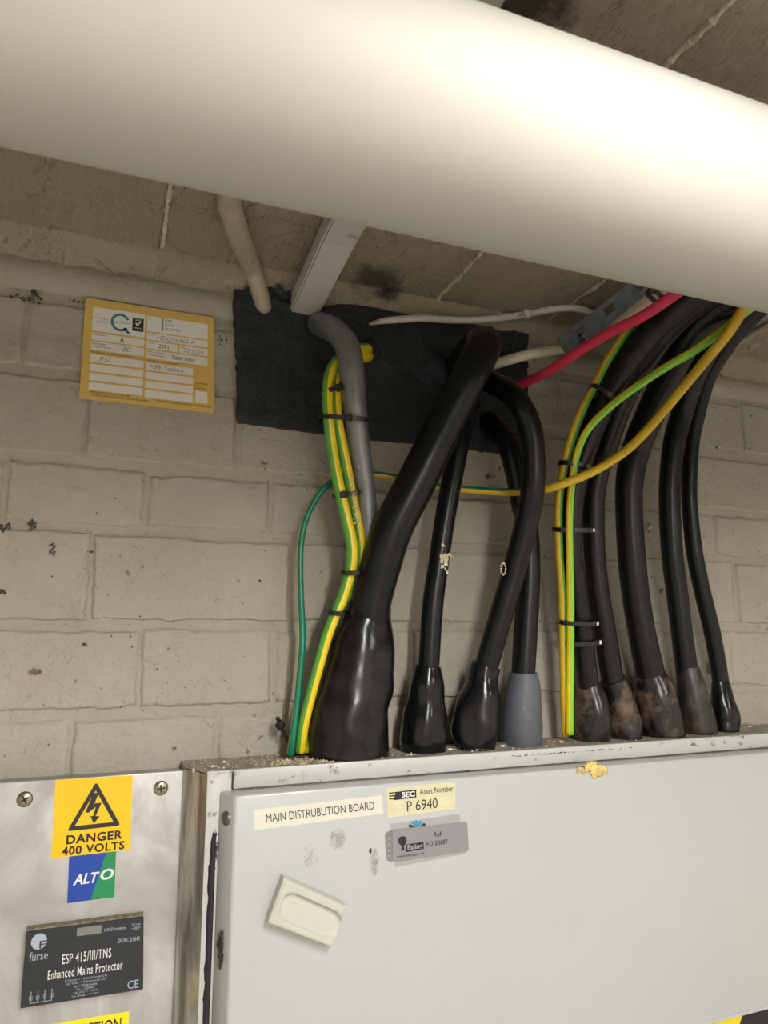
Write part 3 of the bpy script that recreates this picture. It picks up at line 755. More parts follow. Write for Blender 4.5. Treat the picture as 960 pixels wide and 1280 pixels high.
# ------------------------------------------------------------------ left stainless cabinet
YL = -0.040
rx1 = (at(227, 965, YL).x+at(223.5, 1280, YL).x)/2+0.0005
lz = at(100, 971.5, YL).z
cabl = empty('stainless_cabinet', (-0.1, -0.02, zb-0.12), 'smeared stainless steel cabinet at lower left beside the white board', 'cabinet')
o = obj('cover', *box(-0.42, rx1, YL, YL+0.006, zb-0.12, lz), M['steel'], cabl); bevel(o, 0.0022, 3)
o = obj('back_box', *box(-0.415, rx1-0.003, YL+0.005, 0.002, zb-0.115, lz-0.003), M['steel'], cabl)
for (x, y, w_) in [(31,999,19),(201,985,18)]:
    P = at(x, y, YL); r = pr(w_, P); V, Fc = dome(P, (0, -1, 0), r, 0.004)
    s = fix(obj('screw', V, Fc, M['screw'], cabl, smooth=True, ))
    a = 0.5 if x < 100 else 0.1
    for k in (0, 1):
        aa = a+k*pi/2; d = Vector((cos(aa), 0, sin(aa))); e = Vector((-sin(aa), 0, cos(aa)))
        h = Vector((0, -0.0042, 0)); L_, W_ = r*0.55, r*0.10
        V = [P+h-d*L_-e*W_, P+h+d*L_-e*W_, P+h+d*L_+e*W_, P+h-d*L_+e*W_]; V += [p+Vector((0, 0.0015, 0)) for p in V]
        fix(obj('screw_slot', V, BF, M['ink'], s))
S, q = sticker('danger_sign', [(69.5,975),(166,969),(162.5,1062),(64,1073)], YL, M['danger'], 'yellow DANGER 400 VOLTS sign with a lightning bolt triangle on the steel cabinet', 'sign')
def tri_ring():
    o3 = [(0.52, 0.055), (0.865, 0.665), (0.175, 0.675)]
    cx = sum(p[0] for p in o3)/3; cy = sum(p[1] for p in o3)/3
    def rnd(pts, r, n=5):
        out = []
        for i in range(3):
            p = Vector(pts[i]); a = Vector(pts[i-1]); b_ = Vector(pts[(i+1) % 3])
            for k in range(n+1):
                t = k/n; p0 = p+(a-p).normalized()*r; p2 = p+(b_-p).normalized()*r
                out.append(tuple((1-t)**2*p0+2*t*(1-t)*p+t*t*p2))
        return out
    inn = [(cx+(x-cx)*0.72, cy+(y-cy)*0.72) for x, y in o3]
    A = rnd(o3, 0.05); B_ = rnd(inn, 0.012)
    V = poly_on(q, A, 0.0006)+poly_on(q, B_, 0.0006); n = len(A)
    o = obj('warning_triangle', V, [(k, (k+1) % n, n+(k+1) % n, n+k) for k in range(n)], M['ink'], S)
    if sum(p.normal.y for p in o.data.polygons) > 0: o.data.flip_normals()
tri_ring()
Z = lambda x, y: ((x-222+(y-112)*0.054)/310, (y-112+(x-222)*0.064)/308)
flats('lightning_bolt', q, [[Z(372,165),Z(394,163),Z(377,205),Z(352,245),Z(338,243)], [Z(377,207),Z(404,205),Z(378,262),Z(368,262),Z(380,222),Z(350,245)], [Z(358,258),Z(396,260),Z(371,290)]], 0.0006, M['ink'], S)
text(q, 'DANGER', 0.175, 0.895, 0.725, 0.845, 0.0006, M['ink'], S, bold=0.035, space=1.1)
text(q, '400 VOLTS', 0.125, 0.925, 0.87, 0.985, 0.0006, M['ink'], S, bold=0.035, space=1.1)
S, q = sticker('maker_badge', [(86.5,1070.5),(145,1064),(143,1121),(84,1129)], YL-0.0001, M['blue'], 'blue and green ALTO sticker under the danger sign', 'sticker', 0.0005)
flat('green_half', q, [(0.79,0.0),(1,0),(1,1),(0.49,1)], 0.0007, M['vgreen'], S)
text(q, 'ALT', 0.10, 0.66, 0.40, 0.63, 0.0009, M['white'], S, bold=0.03, shear=0.25)
text(q, 'O', 0.68, 0.97, 0.36, 0.60, 0.0010, M['white'], S, bold=0.03, shear=0.2)
# surge protector: a thin dark box with dust on its top
TF = 0.012
q = quad([(33,1164),(179.5,1145),(179,1237),(25.5,1261)], YL-TF)
fr = empty('surge_protector', (q[2]+q[3])/2, 'charcoal mains protector unit with white printing on the steel cabinet', 'surge protector')
bq = [p+Vector((0, TF+0.0005, 0)) for p in q]
V, Fc = slab(bq, TF+0.0005); o = fix(obj('housing', V, Fc, M['blackplate'], fr)); bevel(o, 0.0008, 1, False)
tq = [bil(bq, 0, 0), bil(bq, 1, 0)]
V = []
for dy, dz in ((-TF-0.0004, -0.002), (-TF-0.0004, 0.0012), (0.0, 0.0018), (0.0, -0.002)):
    for p in tq: V.append(p+Vector((0, dy+0.0005, dz)))
fix(obj('dusty_top_edge', V, [(0,1,3,2),(2,3,5,4),(4,5,7,6),(6,7,1,0),(0,2,4,6),(1,7,5,3)], M['plateedge'], fr))
for _ in range(60):
    pass
t = 0.0006
flat('logo_disc', q, [(0.11+0.065*cos(a*pi/12), 0.155+0.105*sin(a*pi/12)) for a in range(24)], t, M['logo'], fr)
flats('logo_mark', q, [[(0.115,0.15),(0.175,0.15),(0.175,0.165),(0.13,0.165),(0.13,0.25),(0.115,0.25)], [(0.13,0.19),(0.165,0.19),(0.165,0.205),(0.13,0.205)]], t+0.0002, M['blackplate'], fr)
text(q, 'furse', 0.04, 0.19, 0.285, 0.40, t, M['logo'], fr, bold=0.0)
text(q, 'ESP 415/III/TNS', 0.31, 0.72, 0.37, 0.50, t, M['white'], fr, bold=0.004, space=1.12)
text(q, 'Enhanced Mains Protector', 0.20, 0.82, 0.56, 0.68, t, M['white'], fr, bold=0.004, space=1.12)
for k, s in enumerate(['[1] Iimp = 12.5kA/mode [1]', '[2] Imax = 50kA/mode [2]', 'In = 20kA/mode', 'Uc = 320VAC', 'Up (In) = 1.5kV', 'Up (Iimp) = 1.2kV']):
    wd = len(s)*0.0066; text(q, s, 0.515-wd, 0.515+wd, 0.715+k*0.043, 0.748+k*0.043, t, M['logo'], fr)
flat('indicator_window', q, rrect(0.42, 0.63, 0.045, 0.155, 0.01, 0.015), t, M['window'], fr)
text(q, 'If RED replace', 0.655, 0.84, 0.10, 0.155, t, M['logo'], fr)
text(q, '250 A gL', 0.895, 0.975, 0.085, 0.115, t, M['logo'], fr)
flats('fuse_symbol', q, [[(0.895,0.145),(0.975,0.145),(0.975,0.15),(0.895,0.15)], [(0.91,0.13),(0.96,0.13),(0.96,0.136),(0.91,0.136)], [(0.91,0.16),(0.96,0.16),(0.96,0.166),(0.91,0.166)]], t, M['logo'], fr)
text(q, 'EN/IEC 61643', 0.775, 0.965, 0.265, 0.325, t, M['logo'], fr)
text(q, 'CE', 0.865, 0.96, 0.85, 0.96, t, M['logo'], fr)
for k in range(4):
    u = 0.075+0.055*k
    flats('circuit_symbol', q, [[(u-0.0025,0.80),(u+0.0025,0.80),(u+0.0025,0.95),(u-0.0025,0.95)], [(u-0.012,0.86),(u+0.012,0.86),(u+0.012,0.865),(u-0.012,0.865)], [(u-0.012,0.905),(u+0.012,0.905),(u+0.012,0.91),(u-0.012,0.91)], [(u-0.012,0.86),(u-0.009,0.86),(u-0.009,0.91),(u-0.012,0.91)], [(u+0.009,0.86),(u+0.012,0.86),(u+0.012,0.91),(u+0.009,0.91)]], t, M['logo'], fr)
flats('circuit_line', q, [[(0.07,0.945),(0.245,0.945),(0.245,0.952),(0.07,0.952)]], t, M['logo'], fr)
S, q = sticker('warning_label', [(40,1284),(161.5,1264),(160,1292),(38,1313)], YL, M['hazyellow'], 'yellow label ending in CTION at the bottom edge, under the dark unit', 'label')
text(q, 'PROTECTION', 0.19, 0.92, 0.22, 0.78, 0.0006, M['ink'], S, bold=0.012)

# ------------------------------------------------------------------ gold fire stopping label
S, q = sticker('fire_stopping_label', [(107,372),(268,397),(268,517),(99,498)], -0.0035, M['lblgold'], 'gold and white fire stopping record label stuck on the wall left of the black patch', 'label')
o = S.children[0]
R = [(0.06,0.45,0.08,0.32),(0.465,0.945,0.085,0.245),(0.06,0.45,0.34,0.41),(0.06,0.45,0.425,0.51),(0.465,0.945,0.26,0.33),(0.465,0.705,0.345,0.42),(0.72,0.945,0.345,0.42),(0.465,0.945,0.435,0.52),
     (0.06,0.45,0.555,0.63),(0.06,0.45,0.65,0.72),(0.06,0.45,0.74,0.81),(0.06,0.45,0.83,0.905),(0.465,0.83,0.565,0.64),(0.465,0.83,0.66,0.73),(0.465,0.83,0.75,0.82),(0.465,0.83,0.84,0.915)]
for r in R: flat('white_field', q, rrect(*r, 0.008, 0.012), 0.0005, M['lblwhite'], S)
t = 0.0007
ring = [(0.265+0.072*cos(a*pi/14), 0.20+0.092*sin(a*pi/14)) for a in range(3, 27)]
ringi = [(0.265+0.052*cos(a*pi/14), 0.20+0.066*sin(a*pi/14)) for a in range(3, 27)]
V = poly_on(q, ring, t)+poly_on(q, ringi, t); n = len(ring)
o = obj('round_logo', V, [(k, k+1, n+k+1, n+k) for k in range(n-1)], M['lblteal'], S)
if sum(p.normal.y for p in o.data.polygons) > 0: o.data.flip_normals()
flat('round_logo', q, [(0.285,0.255),(0.305,0.25),(0.345,0.30),(0.315,0.30)], t, M['lblteal'], S)
text(q, 'certificated', 0.225, 0.335, 0.185, 0.21, t+0.0001, M['pencil'], S)
text(q, 'Fire Stopping', 0.075, 0.175, 0.175, 0.20, t, M['pencil'], S); text(q, 'Installation', 0.09, 0.175, 0.21, 0.23, t, M['pencil'], S)
flat('tick_box', q, [(0.355,0.135),(0.44,0.13),(0.44,0.265),(0.355,0.265)], t, M['ink'], S)
flats('tick_mark', q, [[(0.375,0.185),(0.385,0.178),(0.395,0.198),(0.392,0.215)], [(0.392,0.215),(0.388,0.20),(0.415,0.155),(0.424,0.162)]], t+0.0001, M['white'], S)
text(q, 'UKAS', 0.375, 0.42, 0.14, 0.158, t+0.0001, M['white'], S); text(q, 'PRODUCT', 0.368, 0.428, 0.225, 0.24, t+0.0001, M['white'], S)
flat('green_bar', q, [(0.583,0.085),(0.592,0.085),(0.592,0.225),(0.583,0.225)], t, M['lblgreen'], S)
for k, (s, u) in enumerate([('FIRE', 0.66), ('DOORS', 0.675), ('UK LIMITED', 0.73)]): text(q, s, 0.605, u, 0.10+0.042*k, 0.125+0.042*k, t, M['lblgreen'], S)
text(q, 'Type/Detail:', 0.068, 0.165, 0.348, 0.366, t, M['ink'], S); text(q, 'A', 0.265, 0.30, 0.35, 0.40, t, M['ink'], S)
text(q, 'Intended fire', 0.068, 0.165, 0.435, 0.455, t, M['ink'], S); text(q, 'resistance period', 0.068, 0.205, 0.465, 0.485, t, M['ink'], S)
text(q, '30', 0.285, 0.35, 0.438, 0.488, t, M['pencil'], S, shear=0.2)
text(q, 'Fire stopping component manufacturer', 0.06, 0.37, 0.522, 0.543, t, M['ink'], S)
text(q, 'FSI', 0.125, 0.21, 0.57, 0.615, t, M['pencil'], S, shear=0.2)
text(q, 'Site ref:', 0.475, 0.53, 0.268, 0.284, t, M['ink'], S); text(q, 'HDO36463-A', 0.545, 0.84, 0.275, 0.322, t, M['pencil'], S, shear=0.2)
text(q, 'Cert No.', 0.475, 0.53, 0.355, 0.371, t, M['ink'], S); text(q, '2091', 0.56, 0.635, 0.362, 0.405, t, M['ink'], S)
text(q, 'Date:', 0.73, 0.765, 0.355, 0.371, t, M['ink'], S); text(q, '22/11/24', 0.755, 0.91, 0.37, 0.41, t, M['pencil'], S, shear=0.2)
text(q, 'Approved Installer', 0.475, 0.61, 0.445, 0.464, t, M['ink'], S); text(q, 'Trained Operative', 0.475, 0.605, 0.475, 0.495, t, M['ink'], S)
text(q, 'Yasser Awad', 0.66, 0.84, 0.45, 0.50, t, M['ink'], S, space=1.1)
text(q, 'Fire stopping component utilised', 0.465, 0.715, 0.533, 0.555, t, M['ink'], S)
text(q, 'HPE Sealant', 0.495, 0.76, 0.578, 0.625, t, M['pencil'], S, shear=0.2)
for k, s in enumerate(['Scan here for', 'further', 'information']): text(q, s, 0.845, 0.845+0.008*len(s), 0.70+0.026*k, 0.718+0.026*k, t, M['ink'], S)
text(q, 'IMPORTANT: DO NOT REMOVE THIS LABEL', 0.07, 0.36, 0.915, 0.933, t, M['ink'], S)
text(q, 'THIS FIRE STOPPING SOLUTION MUST NOT BE ALTERED', 0.07, 0.50, 0.943, 0.961, t, M['ink'], S)
text(q, 'For further information contact us via firedoors.com', 0.555, 0.975, 0.925, 0.948, t, M['ink'], S)
flat('plain_square', q, rrect(0.85, 0.945, 0.79, 0.91, 0.008, 0.012), 0.0005, M['lblwhite'], S)

# ------------------------------------------------------------------ power cables with their shrouds
def cable(name, label, pts, boot, csh, cbt, blabel=None, group=None, lump=0.18, squash=None, seg=22, cat='cable'):
    """pts: sheath centre line (px, py, Y, width); boot: rows (px, py, width) over the board, last row is the foot"""
    fy = -0.053 if boot[-1][0] < 500 else -0.05
    lo_, hi_ = 850.0, 1000.0
    for _ in range(30):
        md = (lo_+hi_)/2
        if at(boot[-1][0], md, fy).z > ZT: lo_ = md
        else: hi_ = md
    boot = list(boot); dyy = md-boot[-1][1]
    boot = [(x_, y_+dyy*((y_-boot[0][1])/(boot[-1][1]-boot[0][1]))**2, w_) for x_, y_, w_ in boot]
    foot = at(boot[-1][0], boot[-1][1], fy); foot.z = ZT
    root = empty(name, foot, label, cat, group)
    V, Fc, _ = tube(ctl(pts), seg=20, n=7); obj('sheath', V, Fc, csh, root, smooth=True)
    Yb = foot.y; Yt = pts[-1][2]
    rows = []; y0, y1 = boot[0][1], boot[-1][1]
    for (x, y, w2) in boot:
        k = (y-y0)/(y1-y0); Y = Yt+(Yb-Yt)*k
        if (x, y) == tuple(boot[-1][:2]): break
        P = at(x, y, Y); rows.append((P, pr(w2, P)))
    rf = pr(boot[-1][2], foot); rows += [(foot+Vector((0, 0, 0.007)), rf), (foot+Vector((0, 0, -0.001)), rf*0.985)]
    # hollow mouth: start ring turned in against the sheath
    top = rows[0]; d = (rows[1][0]-rows[0][0]).normalized()
    rows = [(top[0]-d*0.0015, top[1]*1.0)]+rows
    V, Fc, info = tube(rows, seg=seg+10, n=6, squash=squash, lump=lump, lscale=26)
    # uneven cut at the mouth
    b = obj('shroud', V, Fc, cbt, root, smooth=True)
    if blabel: b['label'] = blabel
    return root
k1, k2 = M['cable'], M['cable_dusty']
cable('power_cable', 'thickest black cable, leaning, ending in the biggest black shroud',
      [(572,470,0.01,48),(585,452,-0.05,48),(597,436,-0.11,46),(604,432,-0.155,45),(590,464,-0.165,46),(558,526,-0.14,48),(524,595,-0.12,50),(491,660,-0.10,51),(476,707,-0.085,51),(464,752,-0.072,51),(459,790,-0.065,50)],
      [(463,757,56),(459,775,66),(453,806,82),(448,840,92),(442,875,98),(438,905,101),(437,940,101)], k1, M['boot'], squash=0.80, lump=0.10)
cable('power_cable', 'slim straight black cable with a foam splash, second shroud from the left',
      [(588,505,0.01,28),(581,512,-0.05,28),(575,545,-0.075,27),(567,590,-0.075,26),(561,620,-0.073,26),(554,662,-0.07,26),(548,705,-0.068,26),(541,755,-0.065,27),(536,829,-0.062,27),(535,850,-0.06,27)],
      [(535,834,33),(533,852,40),(532,872,47),(531,893,54),(531,914,58),(531,930,56)], k1, M['boot'], lump=0.22)
cable('power_cable', 'black cable looping out of the seal and crossing to the third black shroud',
      [(600,470,0.01,27),(612,477,-0.06,28),(633,488,-0.12,29),(650,506,-0.15,29),(662,532,-0.155,29),(667,567,-0.15,29),(666,610,-0.14,30),(660,645,-0.125,30),(642,715,-0.10,30),(622,783,-0.08,30),(609,829,-0.066,30),(606,850,-0.06,30)],
      [(608,833,36),(603,850,42),(600,868,50),(596,890,56),(594,912,57),(594,929,54)], k1, M['boot'], lump=0.22)
cable('power_cable', 'black cable behind the looping one, ending in the only grey shroud',
      [(606,525,0.01,27),(618,537,-0.04,27),(634,556,-0.07,27),(644,588,-0.075,27),(652,625,-0.072,28),(659,660,-0.068,28),(661,715,-0.064,29),(657,790,-0.06,30),(654,838,-0.058,30),(654,855,-0.058,30)],
      [(654,842,35),(654,856,41),(653,872,47),(652,892,51),(652,910,52),(652,922,52)], k1, M['boot_grey'], 'matt grey shroud', lump=0.05)
G2 = None
cable('power_cable', 'first black cable right of the earth wires, rust-dusted glossy shroud',
      [(1060,290,-0.42,40),(960,320,-0.36,40),(890,350,-0.30,38),(838,392,-0.24,36),(800,430,-0.20,34),(768,478,-0.165,32),(745,525,-0.14,30),(726,580,-0.12,28),(716,630,-0.105,27),(715,690,-0.09,26),(721,740,-0.08,26),(729,800,-0.07,26),(735,855,-0.062,26),(737,870,-0.06,26)],
      [(735,853,28),(737,863,36),(739,878,43),(740,898,46),(741,914,46)], k2, M['boot_rust'], lump=0.2)
cable('power_cable', 'second black cable right of the earth wires, torn rusty shroud',
      [(1080,310,-0.40,40),(980,335,-0.34,38),(910,355,-0.29,36),(862,385,-0.235,34),(828,420,-0.19,32),(794,470,-0.15,31),(772,515,-0.12,30),(757,560,-0.10,29),(747,592,-0.09,28),(742,630,-0.08,27),(743,690,-0.07,27),(748,740,-0.065,27),(756,790,-0.06,28),(765,845,-0.055,28),(768,862,-0.054,28)],
      [(766,851,34),(770,862,36),(774,876,38),(779,896,42),(782,912,42)], k2, M['boot_rust'], lump=0.16)
cable('power_cable', 'thickest of the right-hand black cables, wide brown-dusted shroud',
      [(1120,270,-0.42,46),(1010,318,-0.35,44),(935,365,-0.28,42),(892,388,-0.23,40),(862,420,-0.185,38),(836,468,-0.145,37),(814,515,-0.115,36),(797,555,-0.095,35),(788,592,-0.085,34),(786,630,-0.077,33),(789,690,-0.07,34),(794,740,-0.064,34),(802,790,-0.06,34),(812,840,-0.055,36),(815,856,-0.053,36)],
      [(811,843,38),(815,854,44),(819,868,50),(824,890,54),(827,908,55)], k2, M['boot_rust'], lump=0.10)
cable('power_cable', 'fourth right-hand black cable, plain matt tapered brownish shroud',
      [(1130,280,-0.40,40),(1030,325,-0.33,38),(960,366,-0.265,34),(920,398,-0.21,31),(890,430,-0.165,29),(868,470,-0.13,28),(853,515,-0.10,27),(843,552,-0.085,27),(838,592,-0.075,26),(837,630,-0.068,26),(840,690,-0.062,26),(846,740,-0.057,26),(852,790,-0.053,26),(858,834,-0.05,27),(860,850,-0.05,27)],
      [(859,835,28),(862,850,33),(866,870,38),(871,890,42),(874,905,43)], k1, M['boot_brown'], lump=0.04)
cable('power_cable', 'thinnest black cable at the far right with a small glossy shroud',
      [(1140,285,-0.36,28),(1040,325,-0.31,26),(975,366,-0.24,24),(930,405,-0.18,22),(903,440,-0.14,21),(884,474,-0.11,20),(872,515,-0.085,20),(865,550,-0.07,19),(862,592,-0.06,19),(862,630,-0.055,19),(868,690,-0.05,20),(878,740,-0.046,20),(890,790,-0.043,20),(899,840,-0.04,20),(902,862,-0.04,20)],
      [(900,854,22),(902,866,26),(905,880,30),(908,893,32),(909,904,29)], k1, M['boot'], lump=0.2)

# foam splashes on the sheaths
fs = empty('foam_splash', at(556, 700, -0.085), 'pale dried foam splash on the slim straight black cable', 'foam')
for _ in range(44):
    x = 555+random.gauss(0, 2.6); y = 700+random.gauss(0, 10); P = at(x, y, -0.084); s = random.uniform(0.0014, 0.0034)
    lumpy(P, s, 0.0018, s*1.3, M['palefoam'], fs, 'foam_crust', 0.9, 260, (7, 5))
fs = empty('foam_splash', at(629, 711, -0.118), 'small round foam speck on the looping black cable', 'foam')
for k in range(12):
    a = k*pi/6; P = at(629+3*cos(a), 711+7*sin(a), -0.1185); lumpy(P, 0.0014, 0.0012, 0.0018, M['palefoam'], fs, 'foam_crust', 0.8, 260, (7, 5))
fs = empty('foam_splash', at(452, 585, -0.09), 'crumbly foam splash down the grey steel conduit', 'foam')
for _ in range(22):
    x = 454+random.gauss(0, 2.5); y = 582+random.gauss(0, 8); P = at(x, y, -0.0935); s = random.uniform(0.0010, 0.0024)
    lumpy(P, s, 0.0016, s*1.3, M['palefoam'], fs, 'foam_crust', 0.9, 260, (7, 5))
fs = empty('foam_splash', at(444, 625, -0.085), 'foam crumbs caught along the tied earth wires', 'foam')
for _ in range(40):
    k = random.random(); x = 439+k*9+random.gauss(0, 1.5); y = 598+k*62; P = at(x, y, -0.098); s = random.uniform(0.0008, 0.0020)
    lumpy(P, s, 0.0014, s*1.2, M['palefoam'], fs, 'foam_crust', 0.9, 260, (7, 5))
# dried foam blob on the wall by the right-hand cables
fs = empty('foam_blob', at(812, 660, 0), 'small pale foam dab on the wall between the right-hand black cables', 'foam')
for _ in range(10):
    P = at(812+random.gauss(0, 2), 660+random.gauss(0, 3), -0.001); lumpy(P, 0.0028, 0.003, 0.003, M['palefoam'], fs, 'foam_crust', 0.6, 200, (8, 5))

# ------------------------------------------------------------------ conduit, trunking, ceiling runs
V, Fc, _ = tube(ctl([(396,404,0.01,30),(402,406,-0.03,30),(416,412,-0.075,31),(431,428,-0.10,32),(438,450,-0.108,32),(441,480,-0.106,31),(444,512,-0.10,30),(447,542,-0.092,28),(452,580,-0.082,27),(457,617,-0.074,26),(460,650,-0.068,26),(462,680,-0.062,26),(465,740,-0.045,26),(466,800,-0.03,26),(466,938,-0.022,25)]), seg=24, n=7)
o = obj('steel_conduit', V, Fc, M['conduit'], smooth=True); tag(o, 'grey steel conduit bending out of the black patch behind the earth wires', 'conduit')
V, Fc, _ = tube([(Vector((x, y, z)), r) for x, y, z, r in [(0.135,-0.55,CEIL-0.012,0.0165),(0.137,-0.35,CEIL-0.012,0.0165),(atz(288,235,CEIL-0.012).x,atz(288,235,CEIL-0.012).y,CEIL-0.012,0.0165),(atz(297,290,CEIL-0.014).x,atz(297,290,CEIL-0.014).y,CEIL-0.014,0.0165)]]+[(at(316,337,-0.035), 0.0155),(at(328,378,-0.016), 0.0135),(at(330,388,0.004), 0.013)], seg=20, n=7)
o = obj('painted_conduit', V, Fc, M['beige'], smooth=True); tag(o, 'beige painted conduit curving down the ceiling into the black patch', 'conduit')
# mini trunking along the ceiling
tx0 = 0.2505; tx1 = 0.300; tz = CEIL-0.024
tr = empty('mini_trunking', (0.275, -0.2, tz), 'square white plastic trunking on the ceiling ending at the black patch', 'trunking')
def run(name, x0, x1, z0, z1, m, par):
    # runs flat along the ceiling and tips down at the wall end
    sec = [(-1.4, 0), (-0.42, 0), (-0.20, -0.010), (-0.012, -0.034)]
    V = []; Fc = []
    for y, dz in sec: V += [Vector((x0, y, z0+dz)), Vector((x1, y, z0+dz)), Vector((x1, y, z1+dz)), Vector((x0, y, z1+dz))]
    for i in range(len(sec)-1):
        for j in range(4): Fc.append((i*4+j, i*4+(j+1) % 4, (i+1)*4+(j+1) % 4, (i+1)*4+j))
    Fc += [(0,1,2,3), tuple(range(len(V)-4, len(V)))]
    return fix(obj(name, V, Fc, m, par))
run('base', tx0+0.0015, tx1-0.0015, CEIL-0.022, CEIL+0.004, M['trunk'], tr)
run('lid', tx0+0.0035, tx1-0.0035, CEIL-0.027, CEIL-0.0215, M['trunk'], tr)
run('lid_rib', tx0, tx0+0.0030, CEIL-0.025, CEIL-0.017, M['trunk'], tr)
run('lid_rib', tx0, tx0+0.0030, CEIL-0.012, CEIL-0.007, M['trunk'], tr)
run('lid_rib', tx1-0.0030, tx1, CEIL-0.025, CEIL-0.017, M['trunk'], tr)
# thin white cable along the fillet with its cleat
def yc(px, py_, dz): return atz(px, py_, CEIL-dz).y
V, Fc, _ = tube(ctl([(462,405,-0.012,4),(480,401,-0.036,8),(505,399,-0.042,9),(530,398,-0.044,9),(567,400,-0.044,9),(605,399,-0.045,9),(652,394,yc(652,394,.008),9),(680,388,yc(680,388,.008),9),(709,385,yc(709,385,.008),9),(728,387,yc(728,387,.010),9),(745,394,yc(745,394,.012),9),(760,406,yc(760,406,.02),9),(775,416,yc(775,416,.03),8),(800,410,yc(800,410,.03),8),(860,392,yc(860,392,.03),8)]), seg=12, n=6)
o = obj('thin_white_cable', V, Fc, M['whitecable'], smooth=True); tag(o, 'thin dirty white cable running along the top of the black patch', 'cable')
P = at(657, 393, yc(657,393,.008)); V, Fc = box(P.x-0.007, P.x+0.007, P.y-0.0075, P.y+0.0075, P.z-0.0075, P.z+0.0085)
o = obj('cable_clip', V, Fc, M['whitecable']); bevel(o, 0.003); tag(o, 'small white plastic clip holding the thin white cable', 'clip')
# red and cream cables
V, Fc, _ = tube(ctl([(632,486,-0.005,12),(647,482,-0.03,12),(680,467,-0.10,12),(709,449,-0.15,12.5),(735,432,-0.195,12.5),(767,413,-0.25,13),(805,394,-0.31,14),(846,366,-0.37,15),(900,326,-0.44,16),(1000,270,-0.47,18)]), seg=14, n=7)
o = obj('red_cable', V, Fc, M['red'], smooth=True); tag(o, 'crimson red cable sweeping up to the right in front of the steel strut', 'cable')
V, Fc, _ = tube(ctl([(596,462,-0.005,13),(618,455,-0.04,13),(659,444,-0.08,13),(701,436,-0.072,13),(735,426,-0.105,13),(765,411,-0.18,14),(797,386,-0.27,15),(829,361,-0.335,16),(900,310,-0.42,18),(1000,255,-0.46,20)]), seg=14, n=7)
o = obj('cream_cable', V, Fc, M['cream'], smooth=True); tag(o, 'cream cable passing behind the red one and along the steel strut', 'cable')
# two pale cables on the ceiling at far right
for k, (L, lab) in enumerate([([(885,440,-0.04,6),(905,424,-0.10,7),(935,404,-0.14,8),(965,388,-0.19,9),(1030,350,-0.3,10)], 'upper pale grey cable on the ceiling at the far right'), ([(893,449,-0.03,7),(910,437,-0.07,8),(937,419,-0.11,9),(968,402,-0.15,10),(1040,362,-0.25,11)], 'lower pale grey cable on the ceiling at the far right')]):
    L = [(a_, b_, yc(a_, b_, 0.006), d_) for a_, b_, _y, d_ in L]
    V, Fc, _ = tube(ctl(L), seg=12, n=5); o = obj('grey_cable', V, Fc, M['greycable'], smooth=True); tag(o, lab, 'cable')

# slotted steel strut
def strut():
    A = at(703, 436, -0.085); B = at(802, 361, -0.27); B = A+(B-A)*2.2
    ax = (B-A).normalized(); side = (ax.cross(fv)+0.0*fv).normalized()  # in-plane, across
    view = (A-CAM).normalized()
    side = (side-ax*side.dot(ax)).normalized()
    if side.z < 0: side = -side
    nrm = ax.cross(side).normalized()
    if nrm.dot(view) > 0: nrm = -nrm
    Wd = 0.0195; Dp = 0.016; th = 0.0022; L = (B-A).length
    root = empty('slotted_strut', A, 'grey galvanised slotted steel strut carrying the red and cream cables', 'strut')
    def P(l, s, d): return A+ax*l+side*s-nrm*d
    # slotted face as a strip of plates with real openings
    V = []; Fc = []
    def plate(l0, l1, s0, s1, d0, d1):
        b = len(V); V.extend([P(l0, s0, d0), P(l1, s0, d0), P(l1, s1, d0), P(l0, s1, d0), P(l0, s0, d1), P(l1, s0, d1), P(l1, s1, d1), P(l0, s1, d1)])
        Fc.extend([tuple(i+b for i in f) for f in BF])
    sw = 0.0065; l = 0.0; first = 0.041; sl = 0.022; SG = 0.048; so = 0.005
    plate(0, L, sw+so, Wd, 0, th); plate(0, L, -Wd, -sw+so, 0, th)
    pos_ = first; prev = 0.0
    gap = SG
    while pos_+sl < L:
        plate(prev, pos_, -sw+so, sw+so, 0, th); prev = pos_+sl; pos_ = prev+gap
    plate(prev, L, -sw+so, sw+so, 0, th)
    fix(obj('slotted_face', V, Fc, M['strut'], root))
    for s0, s1 in ((Wd-th, Wd), (-Wd, -Wd+th)):
        V = []; Fc = []; plate(0, L, s0, s1, th, Dp); fix(obj('flange', V, Fc, M['strut'], root))
strut()

# ------------------------------------------------------------------ earth wires (two-colour insulation)
def earth(name, label, L, cols, phase, twist=0.0, seg=20, n=7, frac=0.5):
    V, Fc, info = tube(ctl(L), seg=seg, n=n, fixed=True)
    idx = []
    for (i, k) in info:
        a = (k/seg+phase+twist*i/100.0) % 1.0; idx.append(0 if a < frac else 1)
    o = obj(name, V, Fc, cols, smooth=True, idx=idx); return tag(o, label, 'wire')
EC = [M['green'], M['yellow']]
